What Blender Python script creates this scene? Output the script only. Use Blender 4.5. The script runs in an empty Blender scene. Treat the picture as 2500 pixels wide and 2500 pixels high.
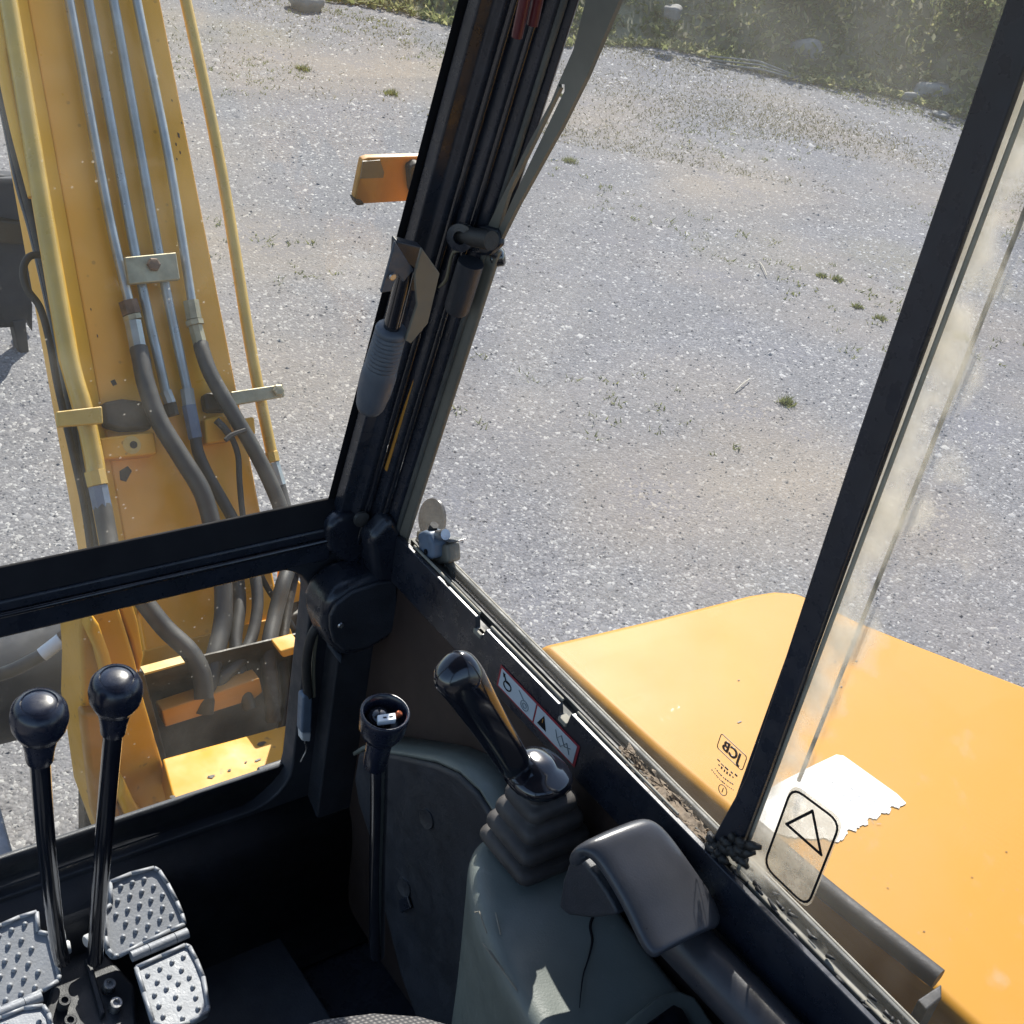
import bpy, bmesh, math, random
import numpy as np
from mathutils import Vector, Matrix
random.seed(7); rng = np.random.default_rng(11)
sc = bpy.context.scene
COL = sc.collection

# ------------------------------------------------------------------ camera
EYE = Vector((0.0, 0.0, 2.5))
YAW, PITCH, ROLL, FPX = math.radians(41.5), math.radians(31.5), math.radians(11.5), 3200.0
fw = Vector((math.sin(YAW)*math.cos(PITCH), math.cos(YAW)*math.cos(PITCH), -math.sin(PITCH)))
rt0 = Vector((math.cos(YAW), -math.sin(YAW), 0)); up0 = rt0.cross(fw)
rt = math.cos(ROLL)*rt0 + math.sin(ROLL)*up0
up = -math.sin(ROLL)*rt0 + math.cos(ROLL)*up0
cd = bpy.data.cameras.new('camera'); cam = bpy.data.objects.new('camera', cd); COL.objects.link(cam)
cd.sensor_width = 36.0; cd.lens = 36.0*FPX/2500.0; cd.clip_start = 0.02; cd.clip_end = 900
m = Matrix((rt, up, -fw)).transposed().to_4x4(); m.translation = EYE; cam.matrix_world = m
sc.camera = cam

# ------------------------------------------------------------------ light
SUN_AZ, SUN_EL = math.radians(42), math.radians(43)
sdir = Vector((math.cos(SUN_EL)*math.sin(SUN_AZ), math.cos(SUN_EL)*math.cos(SUN_AZ), math.sin(SUN_EL)))
w = bpy.data.worlds.new('World'); sc.world = w; w.use_nodes = True
nt = w.node_tree; bg = nt.nodes['Background']
sky = nt.nodes.new('ShaderNodeTexSky'); sky.sky_type = 'NISHITA'; sky.sun_disc = False
sky.sun_elevation = SUN_EL; sky.sun_rotation = SUN_AZ
nt.links.new(sky.outputs[0], bg.inputs[0]); bg.inputs[1].default_value = 0.115
sd = bpy.data.lights.new('sun', 'SUN'); sd.energy = 4.2; sd.angle = math.radians(0.53); sd.color = (1.0, 0.945, 0.86)
so = bpy.data.objects.new('sun', sd); COL.objects.link(so)
so.rotation_euler = sdir.to_track_quat('Z', 'Y').to_euler(); so.location = (6, 8, 12)
sc.view_settings.view_transform = 'Standard'; sc.view_settings.look = 'None'
sc.view_settings.exposure = 1.25; sc.view_settings.gamma = 1.0
sc.cycles.transparent_max_bounces = 16; sc.cycles.max_bounces = 5; sc.cycles.diffuse_bounces = 3; sc.cycles.glossy_bounces = 3; sc.cycles.transmission_bounces = 2
sc.cycles.use_fast_gi = False; sc.cycles.caustics_reflective = False; sc.cycles.caustics_refractive = False

# ------------------------------------------------------------------ helpers
def ray(px, py): return ((px-1250)*rt - (py-1250)*up + FPX*fw)
def U(px, py, p0, n):
    d = ray(px, py); return EYE + d*((Vector(p0)).dot(n)/d.dot(n))     # p0 given relative to the eye
X, Y, Z = Vector((1,0,0)), Vector((0,1,0)), Vector((0,0,1))
def ux(px, py, x): return U(px, py, (x,0,0), X)
def uy(px, py, y): return U(px, py, (0,y,0), Y)
def uz(px, py, z): return U(px, py, (0,0,z), Z)
def E(x, y, z): return Vector((x, y, z+2.5))

def empty(name, loc, label, cat, group=None):
    o = bpy.data.objects.new(name, None); COL.objects.link(o); o.location = loc
    o.empty_display_size = .05
    tag(o, label, cat, group); return o
def tag(o, label=None, cat=None, group=None, kind=None):
    if label: o['label'] = label
    if cat: o['category'] = cat
    if group: o['group'] = group
    if kind: o['kind'] = kind
    return o
def link(name, me, mat, parent=None):
    o = bpy.data.objects.new(name, me); COL.objects.link(o)
    if mat is not None and not me.materials: me.materials.append(mat)
    if parent is not None:
        o.parent = parent; o.matrix_parent_inverse = Matrix.Identity(4)
        pl = Vector((0,0,0)); q = parent
        while q is not None: pl += q.location; q = q.parent
        o.location = -pl
    return o
def fin(name, bm, mat, parent=None, bevel=0, smooth=True, seg=2, sub=0):
    bmesh.ops.recalc_face_normals(bm, faces=bm.faces)
    me = bpy.data.meshes.new(name); bm.to_mesh(me); bm.free()
    if smooth: me.polygons.foreach_set('use_smooth', [True]*len(me.polygons))
    o = link(name, me, mat, parent)
    if bevel:
        b = o.modifiers.new('bevel', 'BEVEL'); b.width = bevel; b.segments = seg; b.limit_method = 'ANGLE'
        b.angle_limit = math.radians(28); b.harden_normals = True
    if sub:
        s = o.modifiers.new('sub', 'SUBSURF'); s.levels = sub; s.render_levels = sub
    return o
def add_slab(bm, pts, ext):
    vs = [bm.verts.new(p) for p in pts]; ws = [bm.verts.new(Vector(p)+ext) for p in pts]
    bm.faces.new(vs); bm.faces.new(list(reversed(ws)))
    n = len(vs)
    for i in range(n): bm.faces.new((vs[i], ws[i], ws[(i+1)%n], vs[(i+1)%n]))
def slab(name, pts, ext, mat, parent=None, bevel=.002, seg=2):
    bm = bmesh.new(); add_slab(bm, pts, Vector(ext)); return fin(name, bm, mat, parent, bevel, seg=seg, smooth=bevel > 0)
def add_box(bm, a, b):
    a, b = Vector(a), Vector(b)
    add_slab(bm, [Vector((a.x,a.y,a.z)), Vector((b.x,a.y,a.z)), Vector((b.x,b.y,a.z)), Vector((a.x,b.y,a.z))], Vector((0,0,b.z-a.z)))
def box(name, a, b, mat, parent=None, bevel=.003, seg=2):
    bm = bmesh.new(); add_box(bm, a, b); return fin(name, bm, mat, parent, bevel, seg=seg)
def spline(pts, n=8):
    P = [Vector(p) for p in pts]
    if len(P) < 3: return [P[0].lerp(P[1], i/4) for i in range(5)]
    Q = [P[0]*2-P[1]] + P + [P[-1]*2-P[-2]]; out = []
    for i in range(1, len(Q)-2):
        a, b, c, d = Q[i-1], Q[i], Q[i+1], Q[i+2]
        for k in range(n):
            t = k/n
            out.append(.5*((2*b)+(c-a)*t+(2*a-5*b+4*c-d)*t*t+(3*b-a-3*c+d)*t**3))
    out.append(P[-1]); return out
def add_tube(bm, pts, r, seg=12, cap=True):
    n = len(pts); rs = r if isinstance(r, (list, tuple)) else [r]*n
    prev = None; rings = []
    for i, p in enumerate(pts):
        t = (pts[min(i+1,n-1)]-pts[max(i-1,0)])
        if t.length < 1e-9: t = Z.copy()
        t.normalize()
        if prev is None:
            a = t.orthogonal().normalized()
        else:
            a = prev - t*prev.dot(t)
            a = a.normalized() if a.length > 1e-6 else t.orthogonal().normalized()
        prev = a; b = t.cross(a)
        rings.append([bm.verts.new(p + (a*math.cos(2*math.pi*k/seg)+b*math.sin(2*math.pi*k/seg))*rs[i]) for k in range(seg)])
    for i in range(n-1):
        for k in range(seg):
            bm.faces.new((rings[i][k], rings[i][(k+1)%seg], rings[i+1][(k+1)%seg], rings[i+1][k]))
    if cap:
        bm.faces.new(list(reversed(rings[0]))); bm.faces.new(rings[-1])
def tube(name, pts, r, mat, parent=None, seg=12, smooth=True, n=8):
    P = spline(pts, n) if smooth else [Vector(p) for p in pts]
    bm = bmesh.new(); add_tube(bm, P, r, seg); o = fin(name, bm, mat, parent)
    o.modifiers.new('es', 'EDGE_SPLIT').split_angle = math.radians(50); return o
def add_lathe(bm, prof, org, axis, seg=24, start=None):
    axis = Vector(axis).normalized(); a = axis.orthogonal().normalized(); b = axis.cross(a); rings = []
    for r, h in prof:
        rings.append([bm.verts.new(Vector(org)+axis*h+(a*math.cos(2*math.pi*k/seg)+b*math.sin(2*math.pi*k/seg))*max(r,1e-5)) for k in range(seg)])
    for i in range(len(rings)-1):
        for k in range(seg):
            bm.faces.new((rings[i][k], rings[i][(k+1)%seg], rings[i+1][(k+1)%seg], rings[i+1][k]))
    bm.faces.new(list(reversed(rings[0]))); bm.faces.new(rings[-1])
def lathe(name, prof, org, axis, mat, parent=None, seg=24, split=40):
    bm = bmesh.new(); add_lathe(bm, prof, org, axis, seg); o = fin(name, bm, mat, parent)
    o.modifiers.new('es', 'EDGE_SPLIT').split_angle = math.radians(split); return o
def loft(name, rings, mat, parent=None, sub=0, closed=True):
    bm = bmesh.new(); R = [[bm.verts.new(p) for p in r] for r in rings]; n = len(R[0])
    for i in range(len(R)-1):
        for k in range(n if closed else n-1):
            bm.faces.new((R[i][k], R[i][(k+1)%n], R[i+1][(k+1)%n], R[i+1][k]))
    if closed: bm.faces.new(list(reversed(R[0]))); bm.faces.new(R[-1])
    return fin(name, bm, mat, parent, sub=sub)

# ------------------------------------------------------------------ materials
def newmat(name):
    mt = bpy.data.materials.new(name); mt.use_nodes = True; n = mt.node_tree
    return mt, n, n.nodes, n.links, n.nodes['Principled BSDF']
def mat(name, col, rough=.5, metal=0., var=.25, vscale=12., bump=.0, bscale=150., dust=0., dustcol=(.35,.32,.27), spec=.5, wear=0., wearcol=(.25,.24,.23), rvar=.15, coat=0., spots=0.):
    mt, n, N, L, P = newmat(name)
    tc = N.new('ShaderNodeNewGeometry')
    def noise(scale, det=3, ro=.6):
        det = min(det, 3)
        t = N.new('ShaderNodeTexNoise'); t.inputs['Scale'].default_value = scale; t.inputs['Detail'].default_value = det
        t.inputs['Roughness'].default_value = ro; L.new(tc.outputs['Position'], t.inputs['Vector']); return t
    def ramp(src, a, b):
        r = N.new('ShaderNodeMapRange'); r.inputs[1].default_value = a; r.inputs[2].default_value = b
        L.new(src, r.inputs[0]); return r
    def mix(fac, c1, c2):
        x = N.new('ShaderNodeMix'); x.data_type = 'RGBA'
        if isinstance(fac, float): x.inputs[0].default_value = fac
        else: L.new(fac, x.inputs[0])
        for s, c in ((6, c1), (7, c2)):
            if isinstance(c, tuple): x.inputs[s].default_value = (*c, 1)
            else: L.new(c, x.inputs[s])
        return x.outputs[2]
    nz = noise(vscale)
    dk = tuple(c*(1-var) for c in col); lt = tuple(min(1, c*(1+var*.6)) for c in col)
    c = mix(ramp(nz.outputs[0], .3, .7).outputs[0], dk, lt)
    if dust:
        d = noise(vscale*.55, 8, .7); r = ramp(d.outputs[0], .45, .8); r.inputs[4].default_value = dust
        c = mix(r.outputs[0], c, dustcol)
    if wear:
        d = noise(vscale*4, 6, .7); r = ramp(d.outputs[0], .64, .7); r.inputs[4].default_value = wear
        c = mix(r.outputs[0], c, wearcol)
    if spots:
        v = N.new('ShaderNodeTexVoronoi'); v.inputs['Scale'].default_value = 34; L.new(tc.outputs['Position'], v.inputs['Vector'])
        r = ramp(v.outputs['Distance'], .16, .10)
        g = noise(9, 2); r2 = ramp(g.outputs[0], .54, .6)
        mm = N.new('ShaderNodeMath'); mm.operation = 'MULTIPLY'; L.new(r.outputs[0], mm.inputs[0]); L.new(r2.outputs[0], mm.inputs[1])
        m2 = N.new('ShaderNodeMath'); m2.operation = 'MULTIPLY'; L.new(mm.outputs[0], m2.inputs[0]); m2.inputs[1].default_value = spots
        c = mix(m2.outputs[0], c, (.03,.015,.006))
    L.new(c, P.inputs['Base Color'])
    rr = ramp(noise(vscale*2.3).outputs[0], .25, .75); rr.inputs[3].default_value = max(0.03, rough-rvar); rr.inputs[4].default_value = min(1, rough+rvar)
    L.new(rr.outputs[0], P.inputs['Roughness'])
    P.inputs['Metallic'].default_value = metal; P.inputs['Specular IOR Level'].default_value = spec
    if coat: P.inputs['Coat Weight'].default_value = coat; P.inputs['Coat Roughness'].default_value = .08
    if bump:
        b = N.new('ShaderNodeBump'); b.inputs['Strength'].default_value = bump; b.inputs['Distance'].default_value = .002
        L.new(noise(bscale, 3).outputs[0], b.inputs['Height']); L.new(b.outputs[0], P.inputs['Normal'])
    return mt
def glassmat(name, tint, dust, dscale=9., lo=.45, hi=.85, speck=.25, edge=None, dcol=(.62,.58,.5)):
    """clear pane: see-through plus mirror reflection by Fresnel, with a film of dust on it"""
    mt, n, N, L, P = newmat(name); N.remove(P); out = N['Material Output']
    geo = N.new('ShaderNodeNewGeometry')
    tr = N.new('ShaderNodeBsdfTransparent'); tr.inputs[0].default_value = (*tint, 1)
    gl = N.new('ShaderNodeBsdfGlossy'); gl.inputs['Roughness'].default_value = .02
    lw = N.new('ShaderNodeLayerWeight'); lw.inputs[0].default_value = .5
    p5 = N.new('ShaderNodeMath'); p5.operation = 'POWER'; p5.inputs[1].default_value = 4.5; L.new(lw.outputs['Facing'], p5.inputs[0])
    fr = N.new('ShaderNodeMath'); fr.operation = 'MULTIPLY_ADD'; fr.inputs[1].default_value = .8; fr.inputs[2].default_value = .022; L.new(p5.outputs[0], fr.inputs[0])
    m1 = N.new('ShaderNodeMixShader'); L.new(fr.outputs[0], m1.inputs[0]); L.new(tr.outputs[0], m1.inputs[1]); L.new(gl.outputs[0], m1.inputs[2])
    df = N.new('ShaderNodeBsdfDiffuse'); df.inputs[0].default_value = (*dcol, 1)
    tl = N.new('ShaderNodeBsdfTranslucent'); tl.inputs[0].default_value = (*dcol, 1)
    m0 = N.new('ShaderNodeMixShader'); m0.inputs[0].default_value = .5; L.new(df.outputs[0], m0.inputs[1]); L.new(tl.outputs[0], m0.inputs[2])
    nz = N.new('ShaderNodeTexNoise'); nz.inputs['Scale'].default_value = dscale; nz.inputs['Detail'].default_value = 3; nz.inputs['Roughness'].default_value = .65
    L.new(geo.outputs['Position'], nz.inputs['Vector'])
    mr = N.new('ShaderNodeMapRange'); mr.inputs[1].default_value = lo; mr.inputs[2].default_value = hi
    mr.inputs[3].default_value = dust*.35; mr.inputs[4].default_value = dust*1.6; L.new(nz.outputs[0], mr.inputs[0])
    vo = N.new('ShaderNodeTexVoronoi'); vo.inputs['Scale'].default_value = 75; L.new(geo.outputs['Position'], vo.inputs['Vector'])
    vr = N.new('ShaderNodeMapRange'); vr.inputs[1].default_value = .11; vr.inputs[2].default_value = .05; vr.inputs[4].default_value = speck; L.new(vo.outputs['Distance'], vr.inputs[0])
    n2 = N.new('ShaderNodeTexNoise'); n2.inputs['Scale'].default_value = 14; n2.inputs['Detail'].default_value = 0; L.new(geo.outputs['Position'], n2.inputs['Vector'])
    v2 = N.new('ShaderNodeMapRange'); v2.inputs[1].default_value = .55; v2.inputs[2].default_value = .62; L.new(n2.outputs[0], v2.inputs[0])
    vm = N.new('ShaderNodeMath'); vm.operation = 'MULTIPLY'; L.new(vr.outputs[0], vm.inputs[0]); L.new(v2.outputs[0], vm.inputs[1])
    ad = N.new('ShaderNodeMath'); ad.operation = 'ADD'; ad.use_clamp = True; L.new(mr.outputs[0], ad.inputs[0]); L.new(vm.outputs[0], ad.inputs[1])
    fac = ad.outputs[0]
    if edge:                                     # dust packed along the seal of the pane: (y of seal, width, strength)
        sp = N.new('ShaderNodeSeparateXYZ'); L.new(geo.outputs['Position'], sp.inputs[0])
        nn = N.new('ShaderNodeTexNoise'); nn.inputs['Scale'].default_value = 30; nn.inputs['Detail'].default_value = 3; L.new(geo.outputs['Position'], nn.inputs['Vector'])
        er = N.new('ShaderNodeMapRange'); er.inputs[1].default_value = edge[0]-edge[1]; er.inputs[2].default_value = edge[0]; er.inputs[4].default_value = 1; L.new(sp.outputs['Y'], er.inputs[0])
        e1 = N.new('ShaderNodeMath'); e1.operation = 'ADD'; e1.inputs[1].default_value = -.5; L.new(nn.outputs[0], e1.inputs[0])
        e2 = N.new('ShaderNodeMath'); e2.operation = 'MULTIPLY_ADD'; e2.inputs[1].default_value = 1.6; L.new(e1.outputs[0], e2.inputs[0]); L.new(er.outputs[0], e2.inputs[2])
        e4 = N.new('ShaderNodeMapRange'); e4.inputs[1].default_value = .25; e4.inputs[2].default_value = 1.0; e4.inputs[4].default_value = edge[2]; L.new(e2.outputs[0], e4.inputs[0])
        e3 = N.new('ShaderNodeMath'); e3.operation = 'ADD'; e3.use_clamp = True; L.new(e4.outputs[0], e3.inputs[0]); L.new(fac, e3.inputs[1]); fac = e3.outputs[0]
    m2 = N.new('ShaderNodeMixShader'); L.new(fac, m2.inputs[0]); L.new(m1.outputs[0], m2.inputs[1]); L.new(m0.outputs[0], m2.inputs[2])
    L.new(m2.outputs[0], out.inputs[0]); return mt

M = {}
M['black'] = mat('black_paint', (.015,.018,.027), .30, var=.3, vscale=25, bump=.05, dust=.10, dustcol=(.08,.08,.09), spec=.5)
M['blackflat'] = mat('black_plastic', (.026,.029,.037), .5, var=.3, vscale=18, bump=.25, bscale=700, dust=.10, dustcol=(.06,.065,.08))
M['rubber'] = mat('black_rubber', (.017,.016,.016), .62, var=.3, vscale=30, bump=.2, bscale=300, dust=.3, dustcol=(.07,.062,.052))
M['gloss'] = mat('gloss_black', (.008,.009,.014), .14, var=.2, vscale=30, rvar=.06, coat=.6, dust=.05, dustcol=(.09,.09,.1))
M['knob'] = mat('knob_plastic', (.010,.013,.026), .26, var=.2, vscale=40, rvar=.08, dust=.12, dustcol=(.07,.075,.09))
M['yellow'] = mat('yellow_paint', (.72,.36,.014), .42, var=.10, vscale=5, bump=.04, bscale=40, dust=.30, dustcol=(.42,.27,.10), spots=.0, rvar=.12)
M['yellowdirty'] = mat('dirty_yellow_paint', (.60,.29,.010), .6, var=.12, vscale=6, dust=.3, dustcol=(.36,.20,.04), spots=.9, wear=.5, wearcol=(.07,.04,.02), bump=.06, bscale=60)
M['boompaint'] = mat('boom_paint', (.78,.365,.010), .36, var=.10, vscale=4, dust=.2, dustcol=(.46,.25,.04), spots=.3, bump=.03, bscale=30, spec=.6)
M['hood'] = mat('hood_paint', (.44,.205,.010), .50, var=.05, vscale=2.2, dust=.22, dustcol=(.41,.225,.035), rvar=.05, spec=.18)
M['tubeyellow'] = mat('pipe_yellow', (.50,.32,.06), .35, var=.15, vscale=14, dust=.4, dustcol=(.42,.32,.13), spec=.6)
M['orange'] = mat('orange_paint', (.46,.21,.03), .5, var=.12, vscale=14, dust=.4, dustcol=(.22,.13,.06))
M['zinc'] = mat('zinc_pipe', (.38,.40,.385), .38, metal=.6, var=.25, vscale=16, dust=.45, dustcol=(.26,.25,.17), wear=.3, wearcol=(.18,.12,.06))
M['zincold'] = mat('weathered_zinc', (.33,.30,.20), .5, metal=.4, var=.3, vscale=30, dust=.5, dustcol=(.22,.18,.10))
M['rust'] = mat('rusty_steel', (.12,.07,.045), .7, metal=.2, var=.5, vscale=40, bump=.3, bscale=200)
M['hose'] = mat('hose_rubber', (.032,.031,.030), .55, var=.35, vscale=14, dust=.6, dustcol=(.13,.12,.095), bump=.12, bscale=260)
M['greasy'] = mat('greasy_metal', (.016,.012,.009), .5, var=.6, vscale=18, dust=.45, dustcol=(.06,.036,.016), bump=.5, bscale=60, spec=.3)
M['darksteel'] = mat('dark_blue_steel', (.016,.020,.030), .7, spec=.25, var=.35, vscale=10, dust=.35, dustcol=(.05,.05,.052), bump=.1, bscale=60)
M['gray_pedal'] = mat('cast_aluminium', (.27,.285,.315), .55, metal=.15, var=.14, vscale=24, bump=.25, bscale=350, dust=.25, dustcol=(.26,.25,.24), wear=.25, wearcol=(.16,.16,.16))
M['console'] = mat('grey_green_plastic', (.16,.182,.168), .42, var=.12, vscale=14, bump=.12, bscale=500, dust=.25, dustcol=(.20,.21,.19), wear=.15, wearcol=(.3,.31,.29))
M['gaiter'] = mat('gaiter_rubber', (.045,.041,.040), .6, var=.25, vscale=30, bump=.12, bscale=200, dust=.6, dustcol=(.15,.135,.115))
M['palm'] = mat('palm_rest_plastic', (.040,.041,.048), .34, var=.15, vscale=22, bump=.06, bscale=500, rvar=.08, dust=.2, dustcol=(.09,.09,.09))
M['brownpanel'] = mat('brown_black_panel', (.034,.021,.017), .6, var=.3, vscale=6, dust=.35, dustcol=(.035,.024,.018))  # brown tint of warm reflected light put into the dark panel colour
M['griprub'] = mat('grey_grip_rubber', (.065,.078,.10), .55, var=.15, vscale=30, bump=.1, bscale=300)
M['greybrown'] = mat('grey_brown_trim', (.13,.125,.105), .5, var=.2, vscale=14, dust=.35, dustcol=(.14,.12,.09))
M['steel'] = mat('bright_steel', (.45,.45,.46), .3, metal=.9, var=.25, vscale=60, dust=.3, dustcol=(.25,.24,.22))
M['white'] = mat('white_plastic', (.62,.64,.66), .45, var=.1, vscale=40, dust=.2)
M['paper'] = mat('white_decal', (.60,.595,.575), .5, var=.04, vscale=30, dust=.2, dustcol=(.7,.66,.58))
M['stickerwhite'] = mat('sticker_white', (.46,.53,.58), .4, var=.05, vscale=40)
M['red'] = mat('red_print', (.30,.022,.035), .45, var=.1, vscale=30)
M['ink'] = mat('black_ink', (.010,.010,.012), .8, var=.1, spec=.15)
M['inkbrown'] = mat('ceramic_ink', (.05,.022,.012), .5, var=.1)
M['inkgrey'] = mat('grey_ink', (.16,.20,.23), .5, var=.1)
M['redhose'] = mat('red_cable', (.07,.005,.010), .45, var=.2)
M['wirecol'] = mat('clear_wire', (.25,.22,.15), .4, var=.2)
M['bluegrey'] = mat('bluegrey_connector', (.12,.16,.22), .45, var=.15, vscale=40)
M['carpet'] = mat('floor_mat', (.034,.039,.050), .7, var=.3, vscale=14, bump=.35, bscale=350, dust=.5, dustcol=(.03,.032,.036))
M['dirt'] = mat('dry_dirt', (.20,.155,.11), .95, var=.45, vscale=60, bump=1., bscale=160)
M['seal'] = mat('grey_seal', (.055,.058,.056), .6, var=.25, vscale=25, dust=.6, dustcol=(.16,.15,.12))
M['lightseal'] = mat('dusty_seal', (.27,.25,.20), .7, var=.25, vscale=40, dust=.4, dustcol=(.36,.34,.28))
M['headliner'] = mat('headliner', (.06,.06,.065), .8, var=.1)
M['screen'] = mat('display_glass', (.012,.014,.02), .08, var=.1, rvar=.02)
M['copper'] = mat('copper_contact', (.45,.13,.06), .4, metal=.6)
M['rock'] = mat('field_stone', (.19,.185,.17), .85, var=.3, vscale=9, bump=.6, bscale=30, dust=.3, dustcol=(.42,.40,.34))
M['glass_front'] = glassmat('windscreen_glass', (.975,.98,.965), .045, 7., speck=.30)
M['glass_low'] = glassmat('lower_glass', (.95,.96,.95), .035, 9., speck=.3)
M['glass_side'] = glassmat('side_glass', (.955,.965,.97), .085, 5., speck=.12)
M['glass_rear'] = glassmat('rear_side_glass', (.93,.94,.95), .045, 6., speck=.12, edge=(.452,.075,.75), dcol=(.72,.67,.56))
M['film'] = glassmat('clear_sticker_film', (.92,.90,.86), .40, 60., lo=.3, hi=.9, speck=.2, dcol=(.75,.68,.56))
def fabric():
    mt, n, N, L, P = newmat('seat_fabric'); g = N.new('ShaderNodeNewGeometry')
    mp = N.new('ShaderNodeMapping'); mp.inputs['Scale'].default_value = (1,1,1); L.new(g.outputs['Position'], mp.inputs[0])
    w1 = N.new('ShaderNodeTexWave'); w1.bands_direction = 'X'; w1.inputs['Scale'].default_value = 75; w1.inputs['Distortion'].default_value = .6
    w2 = N.new('ShaderNodeTexWave'); w2.bands_direction = 'Y'; w2.inputs['Scale'].default_value = 75; w2.inputs['Distortion'].default_value = .6
    L.new(mp.outputs[0], w1.inputs[0]); L.new(mp.outputs[0], w2.inputs[0])
    mm = N.new('ShaderNodeMath'); mm.operation = 'MULTIPLY'; L.new(w1.outputs['Fac'], mm.inputs[0]); L.new(w2.outputs['Fac'], mm.inputs[1])
    cr = N.new('ShaderNodeMix'); cr.data_type = 'RGBA'; cr.inputs[6].default_value = (.045,.043,.045,1); cr.inputs[7].default_value = (.24,.22,.20,1)
    L.new(mm.outputs[0], cr.inputs[0]); L.new(cr.outputs[2], P.inputs['Base Color']); P.inputs['Roughness'].default_value = .9
    b = N.new('ShaderNodeBump'); b.inputs['Strength'].default_value = .6; b.inputs['Distance'].default_value = .002; L.new(mm.outputs[0], b.inputs['Height']); L.new(b.outputs[0], P.inputs['Normal'])
    return mt
M['fabric'] = fabric()
def gravel():
    mt, n, N, L, P = newmat('gravel'); g = N.new('ShaderNodeNewGeometry'); pos = g.outputs['Position']
    def vor(s, rnd=1.):
        v = N.new('ShaderNodeTexVoronoi'); v.inputs['Scale'].default_value = s; v.inputs['Randomness'].default_value = rnd; L.new(pos, v.inputs['Vector']); return v
    def noi(s, d=5):
        v = N.new('ShaderNodeTexNoise'); v.inputs['Scale'].default_value = s; v.inputs['Detail'].default_value = d; L.new(pos, v.inputs['Vector']); return v
    def mr(src, a, b, c=0., d=1.):
        v = N.new('ShaderNodeMapRange'); L.new(src, v.inputs[0])
        for i, q in enumerate((a,b,c,d)): v.inputs[i+1].default_value = q
        return v.outputs[0]
    def mx(f, a, b, bl='MIX'):
        v = N.new('ShaderNodeMix'); v.data_type = 'RGBA'; v.blend_type = bl
        if isinstance(f, float): v.inputs[0].default_value = f
        else: L.new(f, v.inputs[0])
        for s, c in ((6,a),(7,b)):
            if isinstance(c, tuple): v.inputs[s].default_value = (*c,1)
            else: L.new(c, v.inputs[s])
        return v.outputs[2]
    v1 = vor(85); v2 = vor(170)
    bw = N.new('ShaderNodeSeparateColor'); L.new(v1.outputs['Color'], bw.inputs[0])
    c = mx(mr(bw.outputs[0], 0, 1), (.125,.125,.134), (.22,.218,.224))
    b2 = N.new('ShaderNodeSeparateColor'); L.new(v2.outputs['Color'], b2.inputs[0])
    c = mx(mr(b2.outputs[1], .5, .95, 0, .75), c, (.175,.174,.178))
    c = mx(mr(v1.outputs['Distance'], .38, .72, 0, .6), c, (.11,.11,.115))
    big = noi(.55, 6)
    c = mx(mr(big.outputs[0], .46, .66, 0, .75), c, (.235,.20,.16))
    fine = noi(2.2, 6)
    c = mx(mr(fine.outputs[0], .48, .72, 0, .6), c, (.145,.148,.17))
    mp = N.new('ShaderNodeMapping'); mp.inputs['Rotation'].default_value = (0,0,.75); mp.inputs['Scale'].default_value = (.22,2.4,1); L.new(pos, mp.inputs[0])
    tk = N.new('ShaderNodeTexNoise'); tk.inputs['Scale'].default_value = 1.0; tk.inputs['Detail'].default_value = 4; L.new(mp.outputs[0], tk.inputs['Vector'])
    c = mx(mr(tk.outputs[0], .50, .68, 0, .55), c, (.13,.129,.134))
    wd = noi(.33, 5)
    c = mx(mr(wd.outputs[0], .60, .72, 0, .45), c, (.20,.18,.115))
    L.new(c, P.inputs['Base Color']); P.inputs['Roughness'].default_value = .95; P.inputs['Specular IOR Level'].default_value = .05
    bm = N.new('ShaderNodeBump'); bm.inputs['Strength'].default_value = .45; bm.inputs['Distance'].default_value = .006; bm.invert = True
    L.new(v1.outputs['Distance'], bm.inputs['Height'])
    bn = N.new('ShaderNodeBump'); bn.inputs['Strength'].default_value = .4; bn.inputs['Distance'].default_value = .02; L.new(noi(7,6).outputs[0], bn.inputs['Height']); L.new(bm.outputs[0], bn.inputs['Normal'])
    L.new(bn.outputs[0], P.inputs['Normal']); return mt
M['gravel'] = gravel()
def island(name, c1, c2, c3, rough=.7, trans=0., patch=None, spec=.3):
    mt, n, N, L, P = newmat(name); g = N.new('ShaderNodeNewGeometry')
    r = N.new('ShaderNodeValToRGB'); e = r.color_ramp.elements
    e[0].position = 0; e[0].color = (*c1,1); e[1].position = 1; e[1].color = (*c3,1); k = e.new(.55); k.color = (*c2,1)
    L.new(g.outputs['Random Per Island'], r.inputs[0]); P.inputs['Roughness'].default_value = rough; P.inputs['Specular IOR Level'].default_value = spec
    if patch:
        z = N.new('ShaderNodeTexNoise'); z.inputs['Scale'].default_value = .55; z.inputs['Detail'].default_value = 5; L.new(g.outputs['Position'], z.inputs['Vector'])
        q = N.new('ShaderNodeMapRange'); q.inputs[1].default_value = .46; q.inputs[2].default_value = .66; q.inputs[4].default_value = .75; L.new(z.outputs[0], q.inputs[0])
        x = N.new('ShaderNodeMix'); x.data_type = 'RGBA'; L.new(q.outputs[0], x.inputs[0]); L.new(r.outputs[0], x.inputs[6]); x.inputs[7].default_value = (*patch,1); L.new(x.outputs[2], P.inputs['Base Color'])
    else: L.new(r.outputs[0], P.inputs['Base Color'])
    if trans:
        tl = N.new('ShaderNodeBsdfTranslucent'); L.new(r.outputs[0], tl.inputs[0]); mx = N.new('ShaderNodeMixShader'); mx.inputs[0].default_value = trans
        L.new(P.outputs[0], mx.inputs[1]); L.new(tl.outputs[0], mx.inputs[2]); L.new(mx.outputs[0], N['Material Output'].inputs[0])
    return mt
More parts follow.
